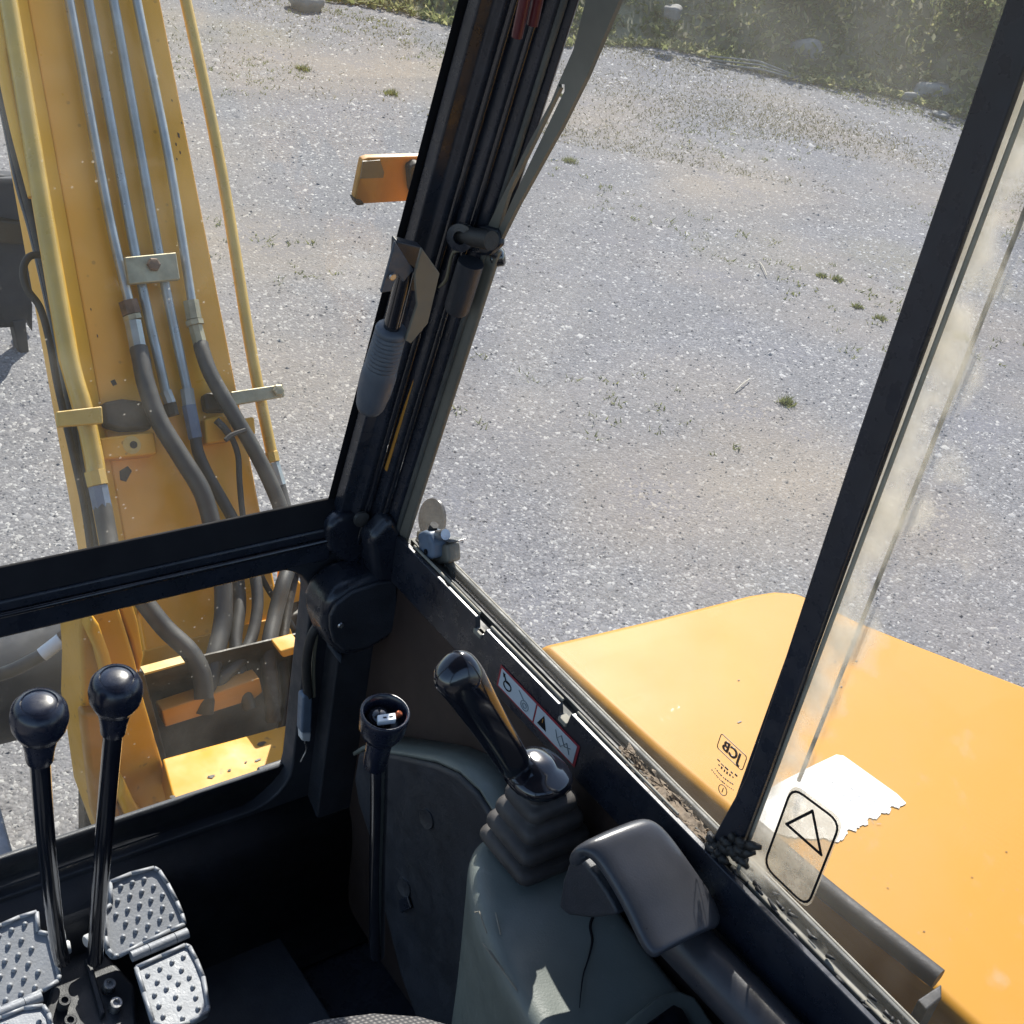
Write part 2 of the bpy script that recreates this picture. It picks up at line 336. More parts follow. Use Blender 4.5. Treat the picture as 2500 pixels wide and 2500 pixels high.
M['stones'] = island('loose_stone', (.085,.088,.10), (.205,.204,.212), (.37,.366,.355), .8, 0., (.265,.23,.19), .15)
M['leaf'] = island('weed_leaf', (.13,.15,.06), (.20,.22,.09), (.42,.39,.20), .7, .55)
M['leafdark'] = island('bush_leaf', (.10,.125,.05), (.16,.19,.075), (.34,.32,.15), .7, .55)
M['drygrass'] = island('dry_grass', (.12,.115,.055), (.19,.17,.09), (.27,.24,.14), .8, .3)
M['greengrass'] = island('green_grass', (.10,.12,.04), (.17,.19,.06), (.24,.23,.09), .7, .4)
M['soil'] = mat('bank_soil', (.15,.145,.085), .95, var=.4, vscale=3, bump=.6, bscale=20, dust=.6, dustcol=(.17,.155,.09))
M['twigmat'] = mat('dry_twig', (.42,.38,.30), .8, var=.2)

# ================================================================== ground
def gz(x, y):
    d = (x-8.07)*.609 + (y-9.31)*.793       # distance beyond the foot of the bank
    r = 0.0
    if d > 0: r = .55*d if d < 5 else 2.75+.12*(d-5)
    return r
bm = bmesh.new()
xs = [-260,-120,-60,-30,-15,-6,0,3,6,9,12,15,20,30,60,120,260]
bmesh.ops.create_grid(bm, x_segments=2, y_segments=2, size=300)
o = fin('gravel_yard', bm, M['gravel'], smooth=False); tag(o, kind='structure')
# bank behind the yard
bm = bmesh.new(); along = Vector((.793,-.609,0)); back = Vector((.609,.793,0)); org = Vector((8.07,9.31,0))
rows = []
for j, d in enumerate([-.25,.15,.6,1.2,2,3,4,5,8,14,30]):
    row = []
    for i in range(61):
        s = -18+i*.6
        h = -.03 if d < 0 else (.06 if d < .3 else (.5*d if d <= 5 else 2.5+.1*(d-5)))
        h += (random.random()-.5)*.12*(d > .3)
        p = org+along*s+back*(d+.35*math.sin(s*1.1)+.2*math.sin(s*2.7)+max(0,-s-2.6)*.9); row.append(bm.verts.new((p.x, p.y, h)))
    rows.append(row)
for j in range(len(rows)-1):
    for i in range(60): bm.faces.new((rows[j][i], rows[j][i+1], rows[j+1][i+1], rows[j+1][i]))
tag(fin('bank', bm, M['soil']), kind='structure')

def mesh_np(name, V, F, mat_, parent=None, smooth=False):
    me = bpy.data.meshes.new(name); V = np.asarray(V, dtype=np.float32); F = np.asarray(F, dtype=np.int32); k = F.shape[1]
    me.vertices.add(len(V)); me.vertices.foreach_set('co', V.ravel())
    me.loops.add(F.size); me.loops.foreach_set('vertex_index', F.ravel())
    me.polygons.add(len(F)); me.polygons.foreach_set('loop_start', np.arange(0, F.size, k, dtype=np.int32))
    me.polygons.foreach_set('loop_total', np.full(len(F), k, dtype=np.int32)); me.update(calc_edges=True); me.validate()
    return link(name, me, mat_, parent)
# loose stones: real geometry, far too many to count
def stones(n):
    base = np.array([(1,0,0),(0,1,0),(-1,0,0),(0,-1,0),(0,0,1)], float)
    fc = np.array([(0,1,4),(1,2,4),(2,3,4),(3,0,4)])
    r = 2.3*np.exp(np.log(15.5/2.3)*rng.random(n)); a = np.radians(-2+84*rng.random(n))
    cx, cy = r*np.sin(a), r*np.cos(a)
    clump = .5+.5*np.sin(cx*1.9+np.sin(cy*1.3)*2)*np.sin(cy*1.7+cx*.6)
    keep = (rng.random(n) < .55+.45*clump) & (((cx-8.07)*.609+(cy-9.31)*.793) < .1)
    cx, cy, r = cx[keep], cy[keep], r[keep]; n = len(cx)
    s = (.0036+.0066*rng.random(n)**2.2)*(.8+.06*r)
    big = rng.random(n) < .012; s[big] *= 1.8
    sc3 = s[:,None]*np.stack([1+.5*rng.random(n), .7+.5*rng.random(n), .30+.45*rng.random(n)], 1)
    P = base[None]*sc3[:,None,:]*(1+.5*(rng.random((n,5,1))-.5)) + (rng.random((n,5,3))-.5)*np.array([.8,.8,.1])*s[:,None,None]
    an = rng.random(n)*6.283; c, q = np.cos(an)[:,None], np.sin(an)[:,None]
    x = P[:,:,0]*c-P[:,:,1]*q; y = P[:,:,0]*q+P[:,:,1]*c
    P[:,:,0] = x+cx[:,None]; P[:,:,1] = y+cy[:,None]
    P[:,:4,2] -= .001
    F = fc[None]+5*np.arange(n)[:,None,None]
    return P.reshape(-1,3), F.reshape(-1,3)
V, F = stones(380000)
tag(mesh_np('loose_gravel', V, F, M['stones']), 'loose grey crushed stone scattered over the yard', 'gravel', kind='stuff')

def blades(pts, h, w, lean=.5):
    n = len(pts); pts = np.asarray(pts, float); a = rng.random(n)*6.283; hh = h*(.4+.9*rng.random(n)); ww = w*(.6+.8*rng.random(n))
    dx, dy = np.cos(a)*ww, np.sin(a)*ww; lx = (rng.random(n)-.5)*2*lean*hh; ly = (rng.random(n)-.5)*2*lean*hh
    V = np.zeros((n,3,3)); V[:,0] = pts; V[:,1] = pts; V[:,2] = pts
    V[:,0,0] -= dx; V[:,0,1] -= dy; V[:,1,0] += dx; V[:,1,1] += dy; V[:,2,0] += lx; V[:,2,1] += ly; V[:,2,2] += hh
    return V.reshape(-1,3), np.arange(n*3).reshape(-1,3)
# strip of dry grass in front of the bank
n = 110000; s = -9+14*rng.random(n); d = -.0-3.4*rng.random(n)**1.3
cl = np.sin(s*1.7+np.cos(d*2.2)*1.5)+np.sin(d*3.1+s*.7)
k = (rng.random(n) < np.clip(.30+.33*cl,0.02,1)*np.where((s > -1.2) & (s < 4.5), 1, .25))
s, d = s[k], d[k]
pts = np.stack([8.07+.793*s+.609*d, 9.31-.609*s+.793*d, np.zeros_like(s)], 1)
V, F = blades(pts, .020, .0045, 1.5)
tag(mesh_np('dry_grass', V, F, M['drygrass']), 'thin dry yellowish grass spreading over gravel before the bank', 'grass', kind='stuff')
# undergrowth on the bank
def leaves(cent, size, flat=.4):
    n = len(cent); u = rng.normal(size=(n,3)); u /= np.linalg.norm(u,axis=1)[:,None]; v = rng.normal(size=(n,3)); v[:,2] *= flat
    v -= u*(u*v).sum(1)[:,None]; v /= np.linalg.norm(v,axis=1)[:,None]; s = size*(.5+rng.random(n))[:,None]
    V = np.stack([cent-u*s, cent+v*s*.45, cent+u*s, cent-v*s*.45], 1)
    return V.reshape(-1,3), np.arange(n*4).reshape(-1,4)
n = 70000; s = -14+24*rng.random(n); d = -.25+6.2*rng.random(n)**1.3
wv = .35*np.sin(s*1.1)+.2*np.sin(s*2.7)+np.maximum(0,-s-2.6)*.9; dd = d
hh = .5*np.maximum(dd,0)+.02+rng.random(n)**2*np.clip(.06+.35*d,.05,.4)*(.4+.6*np.sin(s*2.3+d*1.9)**2)
c3 = np.stack([8.07+.793*s+.609*(d+wv), 9.31-.609*s+.793*(d+wv), hh], 1)
V, F = leaves(c3, .042)
tag(mesh_np('bank_undergrowth', V, F, M['leaf']), 'tangled low weeds covering the sunny bank', 'weeds', kind='stuff')
def bank_pt(s, d):
    p = org+along*s+back*(d+.35*math.sin(s*1.1)+.2*math.sin(s*2.7)+max(0,-s-2.6)*.9); return Vector((p.x, p.y, .5*max(d,0)))
for i, (s, d, r, h) in enumerate([(-4.6,.9,.5,.6),(-3.2,1.2,.6,.8),(-1.9,.9,.5,.55),(-.8,1.4,.6,.8),(.3,.8,.55,.65),(1.2,1.3,.7,.95),(1.9,.45,.5,.55),(2.7,1.0,.65,.85),(3.5,.5,.55,.7),(4.4,1.1,.7,.95),(.9,2.5,.7,1.0),(2.3,2.4,.7,1.1),(3.9,2.4,.75,1.1),(-1.4,2.6,.7,1.0),(-3.9,2.6,.7,1.0)]):
    b = bank_pt(s, d+.55); t = empty('shrub', b, 'bushy green weed shrub growing on the bank', 'shrub', 'shrubs on the bank')
    n = 1500; q = rng.normal(size=(n,3)); q /= np.linalg.norm(q,axis=1)[:,None]; rad = rng.random(n)**.45
    lob = 1+.35*np.sin(q[:,0]*5+i)*np.cos(q[:,1]*6+2*i)
    cc = q*rad[:,None]*lob[:,None]*np.array([r,r,h*.62]); cc[:,2] += h*.55; cc = cc[cc[:,2] > .02]
    V, F = leaves(cc+np.array(b), .036)
    mesh_np('crown', V, F, M['leafdark' if i % 3 else 'leaf'], t)
    bm = bmesh.new()
    for k in range(9):
        a = random.random()*6.28; e = b+Vector((math.cos(a)*r*.7, math.sin(a)*r*.7, h*(.6+.5*random.random())))
        add_tube(bm, [b, b.lerp(e,.5)+Vector((0,0,.05)), e], [.012,.008,.003], 5)
    fin('trunk', bm, M['soil'], t)
# field stones near the bank
def rock(px, py, r, label, sq=.7, z=.0):
    p = uz(px, py, -2.5+z)
    bm = bmesh.new(); bmesh.ops.create_icosphere(bm, subdivisions=3, radius=1)
    sd_ = random.random()*20
    for v in bm.verts:
        c = v.co.copy(); k = 1+.22*math.sin(c.x*3+sd_)*math.cos(c.y*2.5+sd_)+.12*math.sin(c.z*6+sd_*2)+random.uniform(-.03,.03)
        v.co = Vector((c.x*r*k*1.15, c.y*r*k, c.z*r*k*sq)) + p + Vector((0,0,r*sq*.45))
    o = fin('rock', bm, M['rock']); tag(o, label, 'rock', 'pale stones lying by the bank')
rock(1955,165,.16,'pointed pale stone standing at the foot of the bank',1.1)
rock(2272,240,.17,'broad rounded stone under weeds beside the window divider',.65)
rock(2222,245,.075,'small white stone left of the broad rounded stone')
rock(2165,215,.06,'small pale stone beneath the leafy weeds')
rock(2295,285,.07,'low white stone in front of the broad rounded stone',.5)
rock(1870,148,.05,'tiny pale stone left of the pointed stone')
rock(1680,105,.06,'small white stone at left end of the bank foot')
rock(1640,38,.08,'half hidden grey stone up in the weeds',.9,.3)
rock(745,22,.13,'round dark stone at the far left of the yard',.9)
p = uz(1850,182,-2.5); bm = bmesh.new()
for j in range(3): add_tube(bm, [p+along*(-.45)+Z*(.02+.02*j)+back*.05*j, p+Z*(.05+.02*j)+back*.06*j, p+along*.5+Z*.015+back*.03*j], [.007,.010,.006], 6)
tag(fin('driftwood', bm, M['rock']), 'flat grey weathered wood lying at the bank foot', 'wood')
for px, py, r, lb in [(1920,985,.05,'lone green grass tuft in gravel left of the window divider'),(2045,685,.04,'green tuft highest of three beside the divider'),(2005,675,.03,'green tuft left of the trio beside the divider'),(2150,780,.035,'green tuft close to the divider bar'),(2092,750,.03,'small green tuft between the trio and the divider'),(1390,395,.05,'green tuft just right of the slotted bar'),(1372,235,.03,'tiny tuft right of the slotted bar near its upper end'),(955,230,.06,'yellowish tuft seen through windscreen near corner post'),(740,170,.05,'small tuft seen through windscreen under the dark stone'),(2345,825,.05,'green tuft seen through the rear side pane')]:
    p = uz(px, py, -2.5); n = 130; q = rng.normal(size=(n,2))*r*.42
    V, F = blades(np.stack([p.x+q[:,0], p.y+q[:,1], np.zeros(n)],1), r*.6, .004, 1.1)
    tag(mesh_np('grass_tuft', V, F, M['greengrass']), lb, 'grass tuft', 'green tufts in the gravel')
n = 5200; s = -9+13.5*rng.random(n); d = -.1-7.5*rng.random(n)**2.0
cl = np.sin(s*2.1+np.cos(d*1.7)*2)+np.sin(d*2.3+s*1.3); k = cl > .75; s, d = s[k], d[k]
ctr_ = np.stack([8.07+.793*s+.609*d, 9.31-.609*s+.793*d, np.zeros_like(s)], 1)
ctr_ = np.repeat(ctr_, 7, 0); ctr_[:,:2] += rng.normal(size=(len(ctr_),2))*.022
V, F = blades(ctr_, .022, .004, 1.3)
tag(mesh_np('sparse_weeds', V, F, M['greengrass']), 'tiny scattered weeds sprouting between the stones', 'weeds', kind='stuff')
for a, b, lb in [((1795,955),(1830,925),'pale straw lying on gravel below the tufts'),((1855,640),(1872,672),'short straw lying on gravel above the long straw')]:
    A, B = uz(*a,-2.49), uz(*b,-2.485); tag(tube('straw', [A, A.lerp(B,.5)+Z*.006, B], .0028, M['twigmat'], seg=6), lb, 'straw')

# ================================================================== excavator cab
cab = empty('excavator_cab', E(.2,.3,-1.38), 'black framed excavator cab with glass panes seen from inside', 'cab')
FLOOR = -1.38
box('floor', E(-.35,-.6,FLOOR-.04), E(.72,1.0,FLOOR), M['black'], cab, .004)
fm = slab('floor_mat', [E(-.3,-.5,FLOOR+.004), E(.60,-.5,FLOOR+.004), E(.60,.955,FLOOR+.004), E(-.3,.955,FLOOR+.004)], (0,0,.012), M['carpet'], cab, .004)
for yy in (.70,.735): box('mat_rib', E(-.29,yy,FLOOR+.0165), E(.595,yy+.012,FLOOR+.021), M['carpet'], fm, .002)
box('roof', E(-.4,-.65,.30), E(.76,.90,.36), M['headliner'], cab, .02)
box('rear_wall', E(-.35,-.64,FLOOR), E(.74,-.60,-.5), M['blackflat'], cab)
for x in (-.36,.68): box('rear_post', E(x,-.65,-.5), E(x+.07,-.58,.30), M['black'], cab, .01)
box('door_sill', E(-.40,-.6,FLOOR-.05), E(-.35,1.0,FLOOR+.05), M['black'], cab, .008)
bm = bmesh.new(); add_slab(bm, [E(-.41,1.06,FLOOR), E(-.33,1.06,FLOOR), E(-.33,.97,FLOOR), E(-.41,.97,FLOOR)], Vector((0,0,.62)))
add_slab(bm, [E(-.41,1.06,-.76), E(-.33,1.06,-.76), E(-.33,.97,-.76), E(-.41,.97,-.76)], Vector((0,-.212,1.06))); fin('corner_post', bm, M['black'], cab, .008)
# kick panel under the lower pane: rounded sheet
prof = [(1.035,-1.150),(1.035,-1.190),(1.012,-1.205),(.985,-1.222),(.972,-1.255),(.968,-1.30),(.962,-1.35),(.945,-1.372),(.90,-1.378)]
pr = [Vector((0,a,b)) for a, b in prof]; pr = spline(pr, 4)
bm = bmesh.new(); A = [bm.verts.new(E(-.34,p.y,p.z)) for p in pr]; B = [bm.verts.new(E(.72,p.y,p.z)) for p in pr]
for i in range(len(A)-1): bm.faces.new((A[i],B[i],B[i+1],A[i+1]))
o = fin('kick_panel', bm, M['blackflat'], cab); o.modifiers.new('t','SOLIDIFY').thickness = .006
# lower pane frame: rounded opening
def rrect(x0, x1, z0, z1, r, y, n=6, corners=(1,1,1,1)):
    pts = []
    for (cx, cz, a0, f) in ((x1-r,z0+r,-90,corners[0]),(x1-r,z1-r,0,corners[1]),(x0+r,z1-r,90,corners[2]),(x0+r,z0+r,180,corners[3])):
        for k in range(n+1):
            a = math.radians(a0+90*k/n); pts.append(E(cx+r*math.cos(a), y, cz+r*math.sin(a)))
    return pts
def ring_frame(name, inner, outer, ext, mt, parent, bevel=.003):
    bm = bmesh.new(); n = len(inner); ext = Vector(ext)
    a = [bm.verts.new(p) for p in inner]; b = [bm.verts.new(p) for p in outer]; c = [bm.verts.new(p+ext) for p in inner]; d = [bm.verts.new(p+ext) for p in outer]
    for i in range(n):
        j = (i+1)%n
        for q in ((a[i],a[j],b[j],b[i]),(c[i],d[i],d[j],c[j]),(a[i],c[i],c[j],a[j]),(b[i],b[j],d[j],d[i])): bm.faces.new(q)
    return fin(name, bm, mt, parent, bevel)
ring_frame('lower_frame', rrect(-.30,.628,-1.192,-.832,.055,1.012), rrect(-.345,.715,-1.235,-.815,.012,1.012), (0,.028,0), M['blackflat'], cab)
slab('lower_windscreen', [E(-.32,1.03,-1.21), E(.66,1.03,-1.21), E(.66,1.03,-.80), E(-.32,1.03,-.80)], (0,.005,0), M['glass_low'], cab, 0)
box('corner_filler', E(.655,.985,FLOOR), E(.735,1.045,-.83), M['blackflat'], cab, .003)
box('corner_filler', E(.60,1.0375,FLOOR), E(.735,1.05,-1.16), M['blackflat'], cab, .003)
# cross bar: upper sash rail, bright groove, lower rail
box('cross_rail', E(-.34,1.000,-.826), E(.64,1.028,-.797), M['black'], cab, .004)
box('sash_rail', E(-.34,.999,-.795), E(.655,1.03,-.781), M['black'], cab, .004)
slab('sash_seal', [E(-.34,1.000,-.7805), E(-.34,1.0215,-.7805), E(-.34,1.0215,-.757), E(-.34,1.0185,-.757)], (1.0,0,0), M['ink'], cab, .001)
tube('groove_trim', [E(-.34,.9985,-.7965), E(.64,.9985,-.7965)], .0032, M['gloss'], cab, smooth=False)
# upper windscreen leans back: frame direction T
T = Vector((0,-.2,1)).normalized(); WN = Vector((0,-1,-.2)).normalized(); W0 = Vector((0,1.02,-.76))
def uw(px, py, off=0.): return U(px, py, tuple(W0+WN*off), WN)
slab('upper_windscreen', [E(-.32,1.022,-.765), E(.70,1.022,-.765), E(.70,1.022-.2*1.03,.265), E(-.32,1.022-.2*1.03,.265)], (0,.005,.001), M['glass_front'], cab, 0)
# black printed border along the corner post
for k in range(1): slab('glass_border', [E(.640,1.0208,-.764), E(.665,1.0208,-.764), E(.665,1.0208-.2*1.0,.236), E(.640,1.0208-.2*1.0,.236)], (0,.0006,0), M['ink'], cab, 0)
# corner post (A pillar): stepped section extruded up the lean
L_UP = Vector((0,-.2,1))*1.07
def post(name, sec, mt, z0=-.84, ln=1.0, bev=.002):
    k = (-.76-z0)
    pts = [E(x, y+.2*k, z0) for x, y in sec]
    return slab(name, pts, Vector((0,-.2,1))*(ln+k), mt, cab, bev)
post('corner_pillar', [(.645,1.016),(.645,1.000),(.658,.998),(.662,.990),(.672,.988),(.676,.974),(.684,.972),(.688,.960),(.696,.957),(.700,.948),(.708,.956),(.753,1.016)], M['black'], ln=1.04)
tube('pillar_bead', [E(.6690,.9865+.016,-.84), E(.6690,.9865-.2*1.04,.28)], .004, M['gloss'], cab, smooth=False)
tube('pillar_bead', [E(.6820,.9715+.016,-.84), E(.6820,.9715-.2*1.04,.28)], .0035, M['gloss'], cab, smooth=False)
tube('pillar_bead', [E(.6935,.957+.016,-.84), E(.6935,.957-.2*1.04,.28)], .003, M['seal'], cab, smooth=False)
post('outer_post', [(.686,1.05),(.700,1.09),(.77,1.09),(.77,1.05)], M['orange'], z0=-.80, ln=1.04, bev=.006)
slab('orange_strip', [uw(1078,735,.040), uw(1100,735,.040), uw(1035,930,.040), uw(955,1160,.040), uw(942,1150,.040), uw(1010,930,.040)], -WN*.004, M['orange'], cab, .001)  # narrow orange strip laid on the pillar's inner face
post('pillar_seal', [(.694,.9565),(.698,.945),(.703,.945),(.709,.9565)], M['greybrown'], z0=-.80, ln=.34, bev=.002)
# corner casting where post, sill and cross bar meet
slab('corner_gusset', [uy(800,1290,.992), uy(830,1262,.992), uy(900,1250,.992), uy(985,1290,.992), uy(1010,1400,.992), uy(880,1400,.992), uy(800,1345,.992)], (0,.02,0), M['black'], cab, .008, 3)
slab('corner_gusset', [uy(905,1320,.955), uy(960,1260,.955), uy(1010,1330,.955), uy(1010,1430,.955), uy(920,1440,.955)], (0,.03,0), M['black'], cab, .01, 3)
lathe('gusset_bolt', [(.009,0),(.009,.004),(.005,.006)], uy(880,1265,.982), (0,-1,0), M['rubber'], cab, 12)
# right side wall
box('side_panel', E(.70,-.6,FLOOR), E(.727,.984,-.835), M['brownpanel'], cab, .002)
# sill band with notched top edge (bright worn lip)
top = -.777
pts = [E(.690,.955,top), E(.690,.955,-.834)]
prof = [(.955,top)]
for yy in (.795,.652,.55): prof += [(yy+.012,top),(yy+.010,top-.010),(yy-.008,top-.010),(yy-.010,top)]
prof = [(.955,top),(.802,top),(.798,top-.012),(.786,top-.012),(.784,top-.003),(.730-.068,top-.003),(.658,top-.013),(.646,top-.013),(.644,top),(.565,top),(-.55,top)]
pts = [E(.690,a,b) for a, b in prof] + [E(.690,-.55,-.836), E(.690,.955,-.836)]
slab('side_sill', pts, (.006,0,0), M['black'], cab, .0012)
tube('worn_lip', [E(.6965,.93,top+.0015), E(.6965,.804,top+.0015)], .0016, M['lightseal'], cab, 8, False)
tube('worn_lip', [E(.6965,.783,top-.001), E(.6965,.664,top-.001)], .0016, M['lightseal'], cab, 8, False)
tube('worn_lip', [E(.6965,.642,top+.0015), E(.6965,.50,top+.0015)], .0013, M['lightseal'], cab, 8, False)
for a, b in ((.800,.787),(.657,.645)): box('drain_tab', E(.688,b,top-.017), E(.698,a,top-.012), M['lightseal'], cab, .001)
box('window_channel', E(.6965,-.55,-.834), E(.728,.965,-.792), M['seal'], cab, .002)
box('channel_rail', E(.709,.44,-.7915), E(.7115,.955,-.786), M['seal'], cab, .001)
box('outer_lip', E(.7225,-.55,-.7915), E(.728,.965,-.7835), M['seal'], cab, .002)
tube('lip_edge', [E(.7275,-.5,-.7842), E(.7275,.95,-.7842)], .0014, M['lightseal'], cab, 8, False)
# leaf litter and dirt in the channel
bm = bmesh.new()
for k in range(520):
    yy = .455+.14*random.random()**.8; p = E(.698+.022*random.random(), yy, -.7915+.006*random.random()); r = .0012+.0026*random.random()**2
    c = [p+Vector((random.uniform(-r,r),random.uniform(-r*2,r*2),random.uniform(0,r*1.4))) for _ in range(4)]
    vs = [bm.verts.new(q) for q in c]; bm.faces.new(vs[:3]); bm.faces.new((vs[0],vs[2],vs[3])); bm.faces.new((vs[0],vs[3],vs[1])); bm.faces.new((vs[1],vs[3],vs[2]))
tag(fin('channel_dirt', bm, M['dirt'], cab, smooth=False), kind='stuff')
bm = bmesh.new(); NS = 40; R0 = []
for i in range(NS+1):
    yy = .45+.15*i/NS; h = .009*math.sin(math.pi*min(1,i/NS*1.1))*(.7+.5*random.random())
    R0.append([bm.verts.new(E(x, yy, -.7905+max(0,h*f+random.uniform(-.001,.001)))) for x, f in ((.6975,.3),(.701,1),(.706,.7),(.711,.8),(.716,.5),(.7215,.2))])
for i in range(NS):
    for k in range(5): bm.faces.new((R0[i][k],R0[i][k+1],R0[i+1][k+1],R0[i+1][k]))
tag(fin('channel_silt', bm, M['dirt'], cab), kind='stuff')
# side panes, divider, window edge
slab('front_side_pane', [E(.717,.44,-.789), E(.717,1.0,-.789), E(.717,.79,.28), E(.717,.44,.28)], (.004,0,0), M['glass_side'], cab, 0)
slab('rear_side_pane', [E(.7095,-.55,-.789), E(.7095,.452,-.789), E(.7095,.452,.28), E(.7095,-.55,.28)], (.004,0,0), M['glass_rear'], cab, 0)
slab('window_divider', [E(.70,.470,.28), E(.70,.461,-.377), E(.70,.452,-.69), E(.70,.463,-.772), E(.70,.434,-.772), E(.70,.434,-.676), E(.70,.437,-.364), E(.70,.443,.28)], (.008,0,0), M['black'], cab, .002)
box('divider_web', E(.7085,.4535,-.788), E(.7165,.4605,.29), M['black'], cab, .001)
tube('divider_felt', [E(.7075,.4335,-.785), E(.7075,.4335,.29)], .0018, M['lightseal'], cab, 8, False)
tube('pane_edge', [E(.7215,.4195,-.675), E(.7215,.4145,.28)], .0017, M['lightseal'], cab, 8, False)
# torn seal at the divider foot
bm = bmesh.new()
for k in range(26):
    c = ux(1775+random.uniform(-35,50), 2065+random.uniform(-18,30), .699); d = Vector((random.uniform(-.004,.004), random.uniform(-.014,.014), random.uniform(-.006,.010)))
    add_tube(bm, [c, c+d*.5+Vector((-.003,0,.002)), c+d], [.004,.004,.002], 6)
fin('torn_seal', bm, M['rubber'], cab)
bm = bmesh.new()
for k in range(34):
    yy = .44-.22*random.random()**1.6; c = E(.694+.02*random.random(), yy, -.782+.003*random.random()); d = Vector((random.uniform(-.004,.004), random.uniform(-.012,.012), random.uniform(-.002,.004)))
    add_tube(bm, [c, c+d], [.0020,.0010], 5)
tag(fin('crumbled_seal', bm, M['rubber'], cab), kind='stuff')
box('rear_channel_lip', E(.7035,-.55,-.7915), E(.7085,.44,-.782), M['lightseal'], cab, .002)
box('top_rail', E(.69,-.6,.24), E(.74,.80,.30), M['black'], cab, .006)
# mark printed on the glass outside, seen mirrored from inside
def text_obj(name, body, org_, ax, ay, size, mt, parent, ext=.0004):
    cu = bpy.data.curves.new(name, 'FONT'); cu.body = body; cu.size = size; cu.extrude = ext; cu.align_x = 'CENTER'; cu.align_y = 'CENTER'; cu.offset = size*.028
    t = bpy.data.objects.new('tmp', cu); COL.objects.link(t)
    dg = bpy.context.evaluated_depsgraph_get(); dg.update(); me = bpy.data.meshes.new_from_object(t.evaluated_get(dg))
    bpy.data.objects.remove(t); ax, ay = Vector(ax).normalized(), Vector(ay).normalized(); az = ax.cross(ay)
    mm = Matrix((ax, ay, az)).transposed().to_4x4(); mm.translation = org_; me.transform(mm); me.materials.clear()
    return link(name, me, mt, parent)
def outline(name, pts, wd, nrm, mt, parent, closed=True, ext=.0004):
    bm = bmesh.new(); n = len(pts)
    for i in range(n if closed else n-1):
        a, b = Vector(pts[i]), Vector(pts[(i+1)%n]); d = (b-a).normalized(); s_ = d.cross(nrm).normalized()*wd*.5; e_ = d*wd*.4
        add_slab(bm, [a-s_-e_, b-s_+e_, b+s_+e_, a+s_-e_], Vector(nrm)*ext*(1+.15*(i%3)))
    return fin(name, bm, mt, parent, 0, False)
gx = .7212
c = ux(1786,1836,gx)
text_obj('glass_mark', 'JCB', c, Y, Z, .0135, M['inkbrown'], cab)
def rr2(c, hw, hh, r, n=4):
    out = []
    for sx, sz, a0 in ((1,-1,-90),(1,1,0),(-1,1,90),(-1,-1,180)):
        for k in range(n+1):
            a = math.radians(a0+90*k/n); out.append(c+Y*(sx*(hw-r)+r*math.cos(a))+Z*(sz*(hh-r)+r*math.sin(a)))
    return out
outline('glass_mark', rr2(c, .0155, .0078, .0025), .0007, X, M['inkbrown'], cab)
for i, (dz, hw, nd) in enumerate(((-.017,.013,5),(-.021,.010,6),(-.027,.012,9),(-.0315,.014,14))):
    bm = bmesh.new()
    for k in range(nd):
        a = c+Y*(-hw+2*hw*k/nd)+Z*(dz-.002*math.sin(math.pi*k/nd)); wdt = hw/nd*random.uniform(.6,1.6); hgt = random.uniform(.0008,.0030 if i < 2 else .0014)
        add_slab(bm, [a, a+Y*wdt, a+Y*wdt+Z*hgt, a+Z*hgt], X*.0003)
    fin('glass_mark', bm, M['inkbrown'], cab, 0, False)
outline('glass_mark', [c+Z*-.040+Y*-.004+(Y*math.cos(a)+Z*math.sin(a))*.0048 for a in [k*math.pi/8 for k in range(16)]], .0006, X, M['inkbrown'], cab)
box('glass_mark', c+Vector((0,-.0044,-.0425)), c+Vector((.0004,-.0036,-.0375)), M['inkbrown'], cab, 0)

# ---- clear warning sticker on the rear side pane
sx_ = .7083
cor = [ux(1936,1920,sx_), ux(2054,2008,sx_), ux(1972,2214,sx_), ux(1866,2112,sx_)]
def rounded(c4, r=.25, n=5):
    out = []
    for i in range(4):
        p, a, b = c4[i], c4[i-1], c4[(i+1)%4]; ra = min(r*(a-p).length, .012); A = p+(a-p).normalized()*ra; B = p+(b-p).normalized()*ra
        for k in range(n+1):
            t = k/n; out.append(A*(1-t)**2+p*2*t*(1-t)+B*t*t)
    return out
cen = sum(cor, Vector())/4
st = slab('warning_sticker', rounded([cen+(p-cen)*1.07 for p in cor]), (.0006,0,0), M['film'], None, 0)
tag(st, 'worn clear warning sticker with black triangle on the side window', 'sticker')
outline('border_print', [p-X*.0006 for p in rounded(cor)], .0019, -X, M['ink'], st)
tri = [ux(1984,1980,sx_-.0006), ux(2005,2086,sx_-.0006), ux(1921,2012,sx_-.0006)]
outline('triangle_print', tri, .0024, -X, M['ink'], st)

# ---- safety sticker on the sill band
sp0 = [ux(1223,1629,.6895), ux(1414,1818,.6895), ux(1406,1870,.6895), ux(1219,1676,.6895)]
y1, y0 = .750, .622; z1, z0 = -.7985, -.8245
ss = slab('safety_sticker', [E(.6895,y0,z0), E(.6895,y1,z0), E(.6895,y1,z1), E(.6895,y0,z1)], (-.0004,0,0), M['red'], None, 0)
tag(ss, 'red edged white pictogram sticker on the sill behind the joystick', 'sticker')
xx = .6889; ym = (y0+y1)/2+.002
for a, b in ((y0+.003,ym-.0012),(ym+.0012,y1-.003)):
    slab('white_field', [E(xx,a,z0+.0022), E(xx,b,z0+.0022), E(xx,b,z1-.0022), E(xx,a,z1-.0022)], (-.0003,0,0), M['stickerwhite'], ss, 0)
xp = .6884; zc_ = (z0+z1)/2
def pt(u, v): return E(xp, y1-u, zc_+v)          # u runs from the front end backwards
